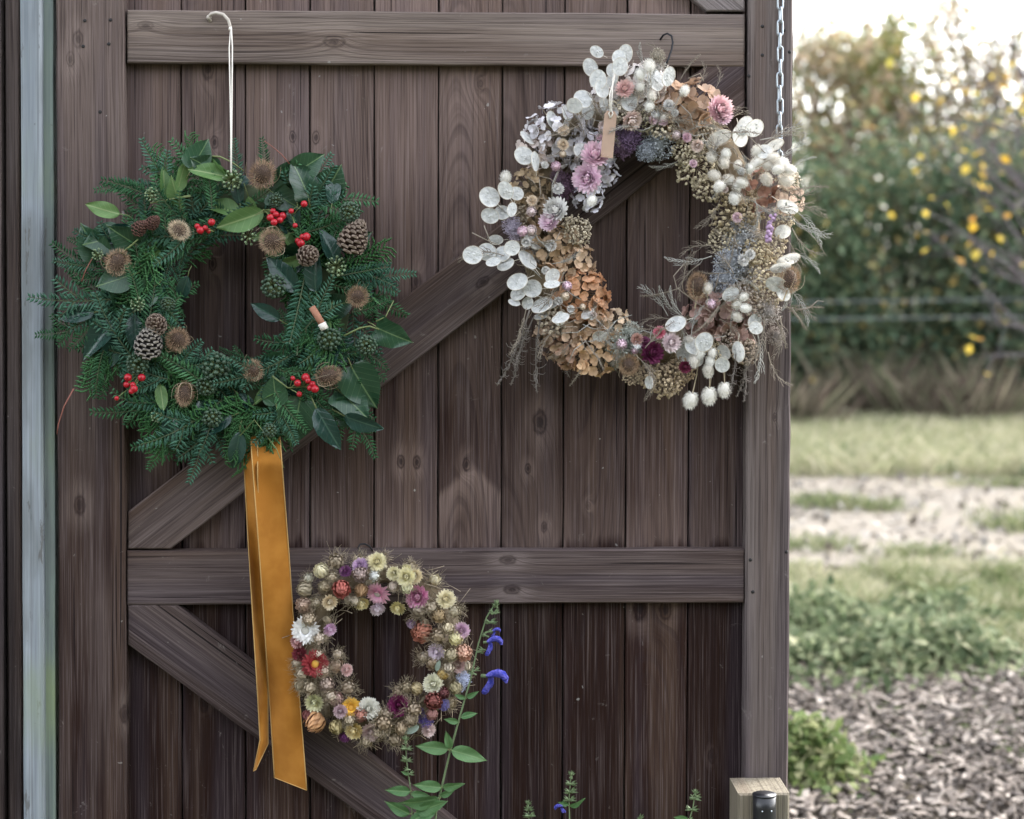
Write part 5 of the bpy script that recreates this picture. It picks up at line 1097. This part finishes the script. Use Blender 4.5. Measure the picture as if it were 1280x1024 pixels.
mb = MB(); mb.tube([P(u, v, .137) for u, v in ((763, 148), (761, 142), (764, 137), (766, 142), (763, 148))], .0011, 5); mb.tube([P(u, v, d) for u, v, d in ((764, 140, .137), (765, 120, .135), (766, 100, .13), (770, 84, .12), (768, 98, .128), (762, 118, .135), (763, 140, .137))], .0011, 5)
put('tag_string', mb.mesh('tag_string', [CORD]), tg, Matrix.Identity(4))

# ------------------------------------------------------------------ chain on the right stile
ch = thing('chain', P(974, 190, .036), 'galvanised steel chain hanging down the right door stile', 'chain')
mb = MB(); hl, hw = .0078, .0042; pts = []
for i in range(8): a = math.pi * i / 7; pts.append((hw * math.cos(a), 0, hl + hw * math.sin(a)))
for i in range(8): a = math.pi + math.pi * i / 7; pts.append((hw * math.cos(a), 0, -hl + hw * math.sin(a)))
mb.tube(pts, .00165, 6, closed=True); LINK = mb.mesh('chain_link', [GALV])
step = 2 * (hl + hw) - .0033 * 1.15
z0 = P(974, 215, .036).z; x0_ = P(974.5, 100, .036).x
for i in range(34):
    put('chain_link', LINK, ch, Matrix.Translation((x0_ + .0006 * math.sin(i * 1.7), -.0375 - .0008 * (i % 2), z0 + i * step)) @ Matrix.Rotation(R((12 if i % 2 else 98) + 6 * math.sin(i * 2.3)), 4, 'Z'))

# ------------------------------------------------------------------ block post at the foot of the stile
bp = thing('stop_post', (P(953, 1000, .1).x, -.1, 0), 'short pale wooden post with a black socket at the door foot', 'post')
PALE = wood('post_timber', .9, pale=(.27, .24, .18), dark=(.12, .10, .07), seed=90)
ptop = P(953, 992, .128).z
a, b = P(922.5, 1010, .128).x, P(987, 1010, .128).x
board('post', [(a, 0), (b, 0), (b, ptop), (a, ptop)], .128, .085, 90, PALE, bp, .003)
BP = simple('black_plastic', (.012, .012, .014), .35, .5); STL_ = simple('socket_lip', (.055, .058, .065), .6)
mb = MB(); s0, s1 = P(943, 1010, .15).x, P(972, 1010, .15).x; zc = P(957, 996, .15).z; cx = (s0 + s1) / 2; rr_ = (s1 - s0) / 2
mb.tube([(cx, -.135, .30), (cx, -.135, zc - .02), (cx, -.135, zc - .002)], rr_, 20, 0); mb.tube([(cx, -.135, zc - .002), (cx, -.135, zc)], rr_ * 1.03, 20, 1)
put('socket', mb.mesh('socket', [BP, BP]), bp, Matrix.Identity(4))
for dx in (-.006, .008):
    mb = MB(); mb.ball((cx + dx, -.135 - rr_ * .97, P(957, 1014, .15).z), .0013, 8, 6); put('screw', mb.mesh('screw', [GALV]), bp, Matrix.Identity(4))

# ------------------------------------------------------------------ salvias in front of the door
M_SL = leaf_mat('salvia_leaf', (.055, .13, .045), (.10, .19, .075), .5, vein=(.15, .24, .10), back=.25); M_SS = simple('salvia_stem', (.10, .14, .065), .6, nscale=60)
def salvia_mat():
    g = G('salvia_blue'); n = g.noise(g.coord(), 4.5, 3, .6); c = g.mix(g.step(n, .35, .7), (.045, .055, .36), (.19, .17, .60)); return g.bsdf(c, .75, n, .4, .05, .1, trans=.3)
M_SB = salvia_mat()
SLF = [leaf_mesh([(0, .02), (.1, .12), (.25, .19), (.45, .2), (.65, .15), (.85, .07), (1, .005)], .4, cu_, M_SL, 'leaf', seed=sd_, stalk=.12) for sd_, cu_ in ((1, .5), (2, .2))]
def salvia_flower():
    mb = MB()
    mb.tube([(0, 0, 0), (0, .25, .02), (0, .5, .05)], .08, 7, 0, taper=.13)
    def lip(pts, ws, fl):
        vs = []; fs = []; n = 9
        for i, (p_, w_) in enumerate(zip(pts, ws)):
            a, b = Vector(pts[max(0, i - 1)]), Vector(pts[min(len(pts) - 1, i + 1)]); d_ = (b - a).normalized(); nn = Vector((1, 0, 0)).cross(d_)
            for j in range(n): q = 2 * math.pi * j / n; vs.append(Vector(p_) + Vector((1, 0, 0)) * math.cos(q) * w_ * fl + nn * math.sin(q) * w_)
        for i in range(len(pts) - 1):
            for j in range(n): fs.append((i * n + j, i * n + (j + 1) % n, (i + 1) * n + (j + 1) % n, (i + 1) * n + j))
        fs += [tuple(range(n)), tuple(reversed(range((len(pts) - 1) * n, len(pts) * n)))]; mb.add(vs, fs)
    lip([(0, .3, .04), (0, .55, .16), (0, .85, .22), (0, 1.1, .12), (0, 1.25, -.12), (0, 1.28, -.4)], (.15, .20, .25, .25, .20, .07), .8)
    lip([(0, .38, .0), (.05, .40, -.25), (.10, .28, -.55), (.12, .12, -.85), (.12, .0, -1.02), (.12, -.06, -1.1)], (.12, .13, .16, .19, .16, .05), 1.0)
    lip([(0, .38, .0), (-.05, .46, -.25), (-.12, .42, -.5), (-.16, .30, -.78), (-.16, .22, -.9)], (.12, .12, .15, .16, .05), 1.0)
    mb.tube([(0, -.12, 0), (0, .18, .01)], .11, 7, 1, taper=.10)
    return mb.mesh('flower', [M_SB, M_SS])
SFL = salvia_flower()
def cal():
    mb = MB()
    for k in range(5): a = 2 * math.pi * k / 5; blade(mb, (0, 0, 0), (math.cos(a) * .5, 1, math.sin(a) * .5), (math.cos(a), 0, math.sin(a)), .8, .26)
    mb.tube([(0, -.4, 0), (0, .2, 0)], .12, 5)
    return mb.mesh('bud', [M_SS], False)
BUD = cal()
SG = 'salvia stems growing before the door'
rnd = random.Random(44)
def salvia(path, label, leaves, flowers, buds, r=.0021, d=.20):
    pts = [P(u, v, d) for u, v in path]; b = pts[0]; gr = Vector((b.x + rnd.uniform(-.03, .03), b.y, 0)); root = thing('salvia', gr, label, 'flower', SG)
    mb = MB(); full = [gr, gr.lerp(b, .5) + Vector((.005, 0, 0))] + pts; sm = []
    for i in range(len(full) - 1):
        for k in range(4): sm.append(full[i].lerp(full[i + 1], k / 4))
    sm.append(full[-1]); mb.tube(sm, r, 6, taper=r * .4); put('stem', mb.mesh('stem', [M_SS]), root, Matrix.Identity(4))
    for u, v, ph, L, tl, rl in leaves: put('leaf', rnd.choice(SLF), root, frame(u, v, d + .003, ph, tl, rl, L * MM))
    for u, v, ph, L, tl, rl in flowers: put('flower', SFL, root, frame(u, v, d + .004, ph, tl, rl, L * MM))
    for u, v, ph, L in buds: put('bud', BUD, root, frame(u, v, d + .002, ph, rnd.uniform(-10, 30), rnd.uniform(0, 90), L * MM))
salvia([(541, 1060), (545, 1015), (553, 980), (562, 942), (575, 895), (588, 850), (598, 805), (608, 772), (620, 753)], 'tallest salvia with two open blue flowers beside the strawflower wreath',
       [(560, 937, 172, 38, 5, 15), (564, 938, -14, 44, 5, -20), (573, 903, 165, 18, 10, 10), (576, 897, 20, 20, 10, -30), (552, 985, 170, 34, 10, 20), (553, 984, 5, 26, 10, 10), (548, 998, 190, 46, 15, -20), (550, 995, 20, 20, 5, 10), (583, 872, 25, 16, 10, 0), (582, 873, 165, 14, 0, 0), (545, 1012, 200, 40, 10, 30), (562, 936, 100, 24, 20, 10)],
       [(604, 845, 0, 21, 10, -68), (606, 803, 8, 15, 5, -75)],
       [(604, 812, 160, 9), (610, 790, 20, 10), (612, 778, 165, 9), (613, 778, 20, 12), (617, 766, 160, 9), (618, 766, 25, 10), (621, 756, 95, 9), (620, 757, 60, 8), (620, 758, 130, 8), (592, 842, 150, 10), (594, 838, 20, 9), (608, 795, 160, 8), (599, 815, 10, 8)])
# small blue flower opening near the tip
root = [o for o in bpy.data.objects if o.name == 'salvia'][0]
put('flower', SFL, root, frame(614, 789, .205, 10, 0, -60, 8 * MM))
salvia([(514, 1060), (515, 1020), (513, 985), (508, 950), (507, 925)], 'young green salvia shoot left of the tallest salvia',
       [(513, 990, 172, 30, 10, 20), (514, 992, -5, 22, 10, -10), (512, 1018, 150, 34, 10, 0), (520, 1015, 20, 40, 10, 0), (511, 968, 160, 10, 10, 0)], [],
       [(508, 936, 165, 10), (509, 936, 15, 10), (509, 950, 160, 11), (509, 951, 20, 10), (511, 968, 15, 10), (507, 926, 110, 9), (507, 926, 65, 9), (510, 962, 160, 8)], r=.0016)
salvia([(713, 1060), (712, 1024), (711, 1000), (714, 968)], 'salvia tip with one small blue flower bud below it',
       [(712, 1008, 20, 20, 10, 30), (711, 1006, 165, 14, 10, 0)], [(706, 1008, 185, 9, 0, 70)],
       [(711, 1000, 160, 10), (712, 1000, 20, 11), (712, 990, 165, 10), (713, 990, 25, 12), (713, 980, 160, 9), (714, 980, 20, 10), (714, 970, 100, 9), (714, 970, 60, 8)], r=.0016)
salvia([(663, 1070), (662, 1035), (660, 1006)], 'short salvia tip lowest and left of the small blue bud',
       [], [], [(661, 1020, 160, 10), (662, 1020, 20, 10), (661, 1012, 150, 9), (661, 1012, 30, 9), (660, 1006, 100, 8), (660, 1006, 60, 8), (662, 1032, 20, 12), (662, 1032, 160, 10)], r=.0015)
salvia([(857, 1070), (860, 1030), (866, 1010), (869, 990)], 'leaning salvia tip near the pale wooden post',
       [(860, 1024, 170, 18, 10, 0)], [], [(864, 1012, 165, 10), (865, 1012, 20, 11), (868, 998, 160, 9), (868, 998, 10, 12), (869, 992, 110, 8), (869, 992, 50, 8), (861, 1026, 20, 9)], r=.0015)
salvia([(803, 1075), (802, 1040), (801, 1024)], 'barely visible salvia tip at the bottom between two taller tips', [], [], [(801, 1024, 80, 9), (801, 1025, 130, 7), (802, 1035, 20, 10)], r=.0014)
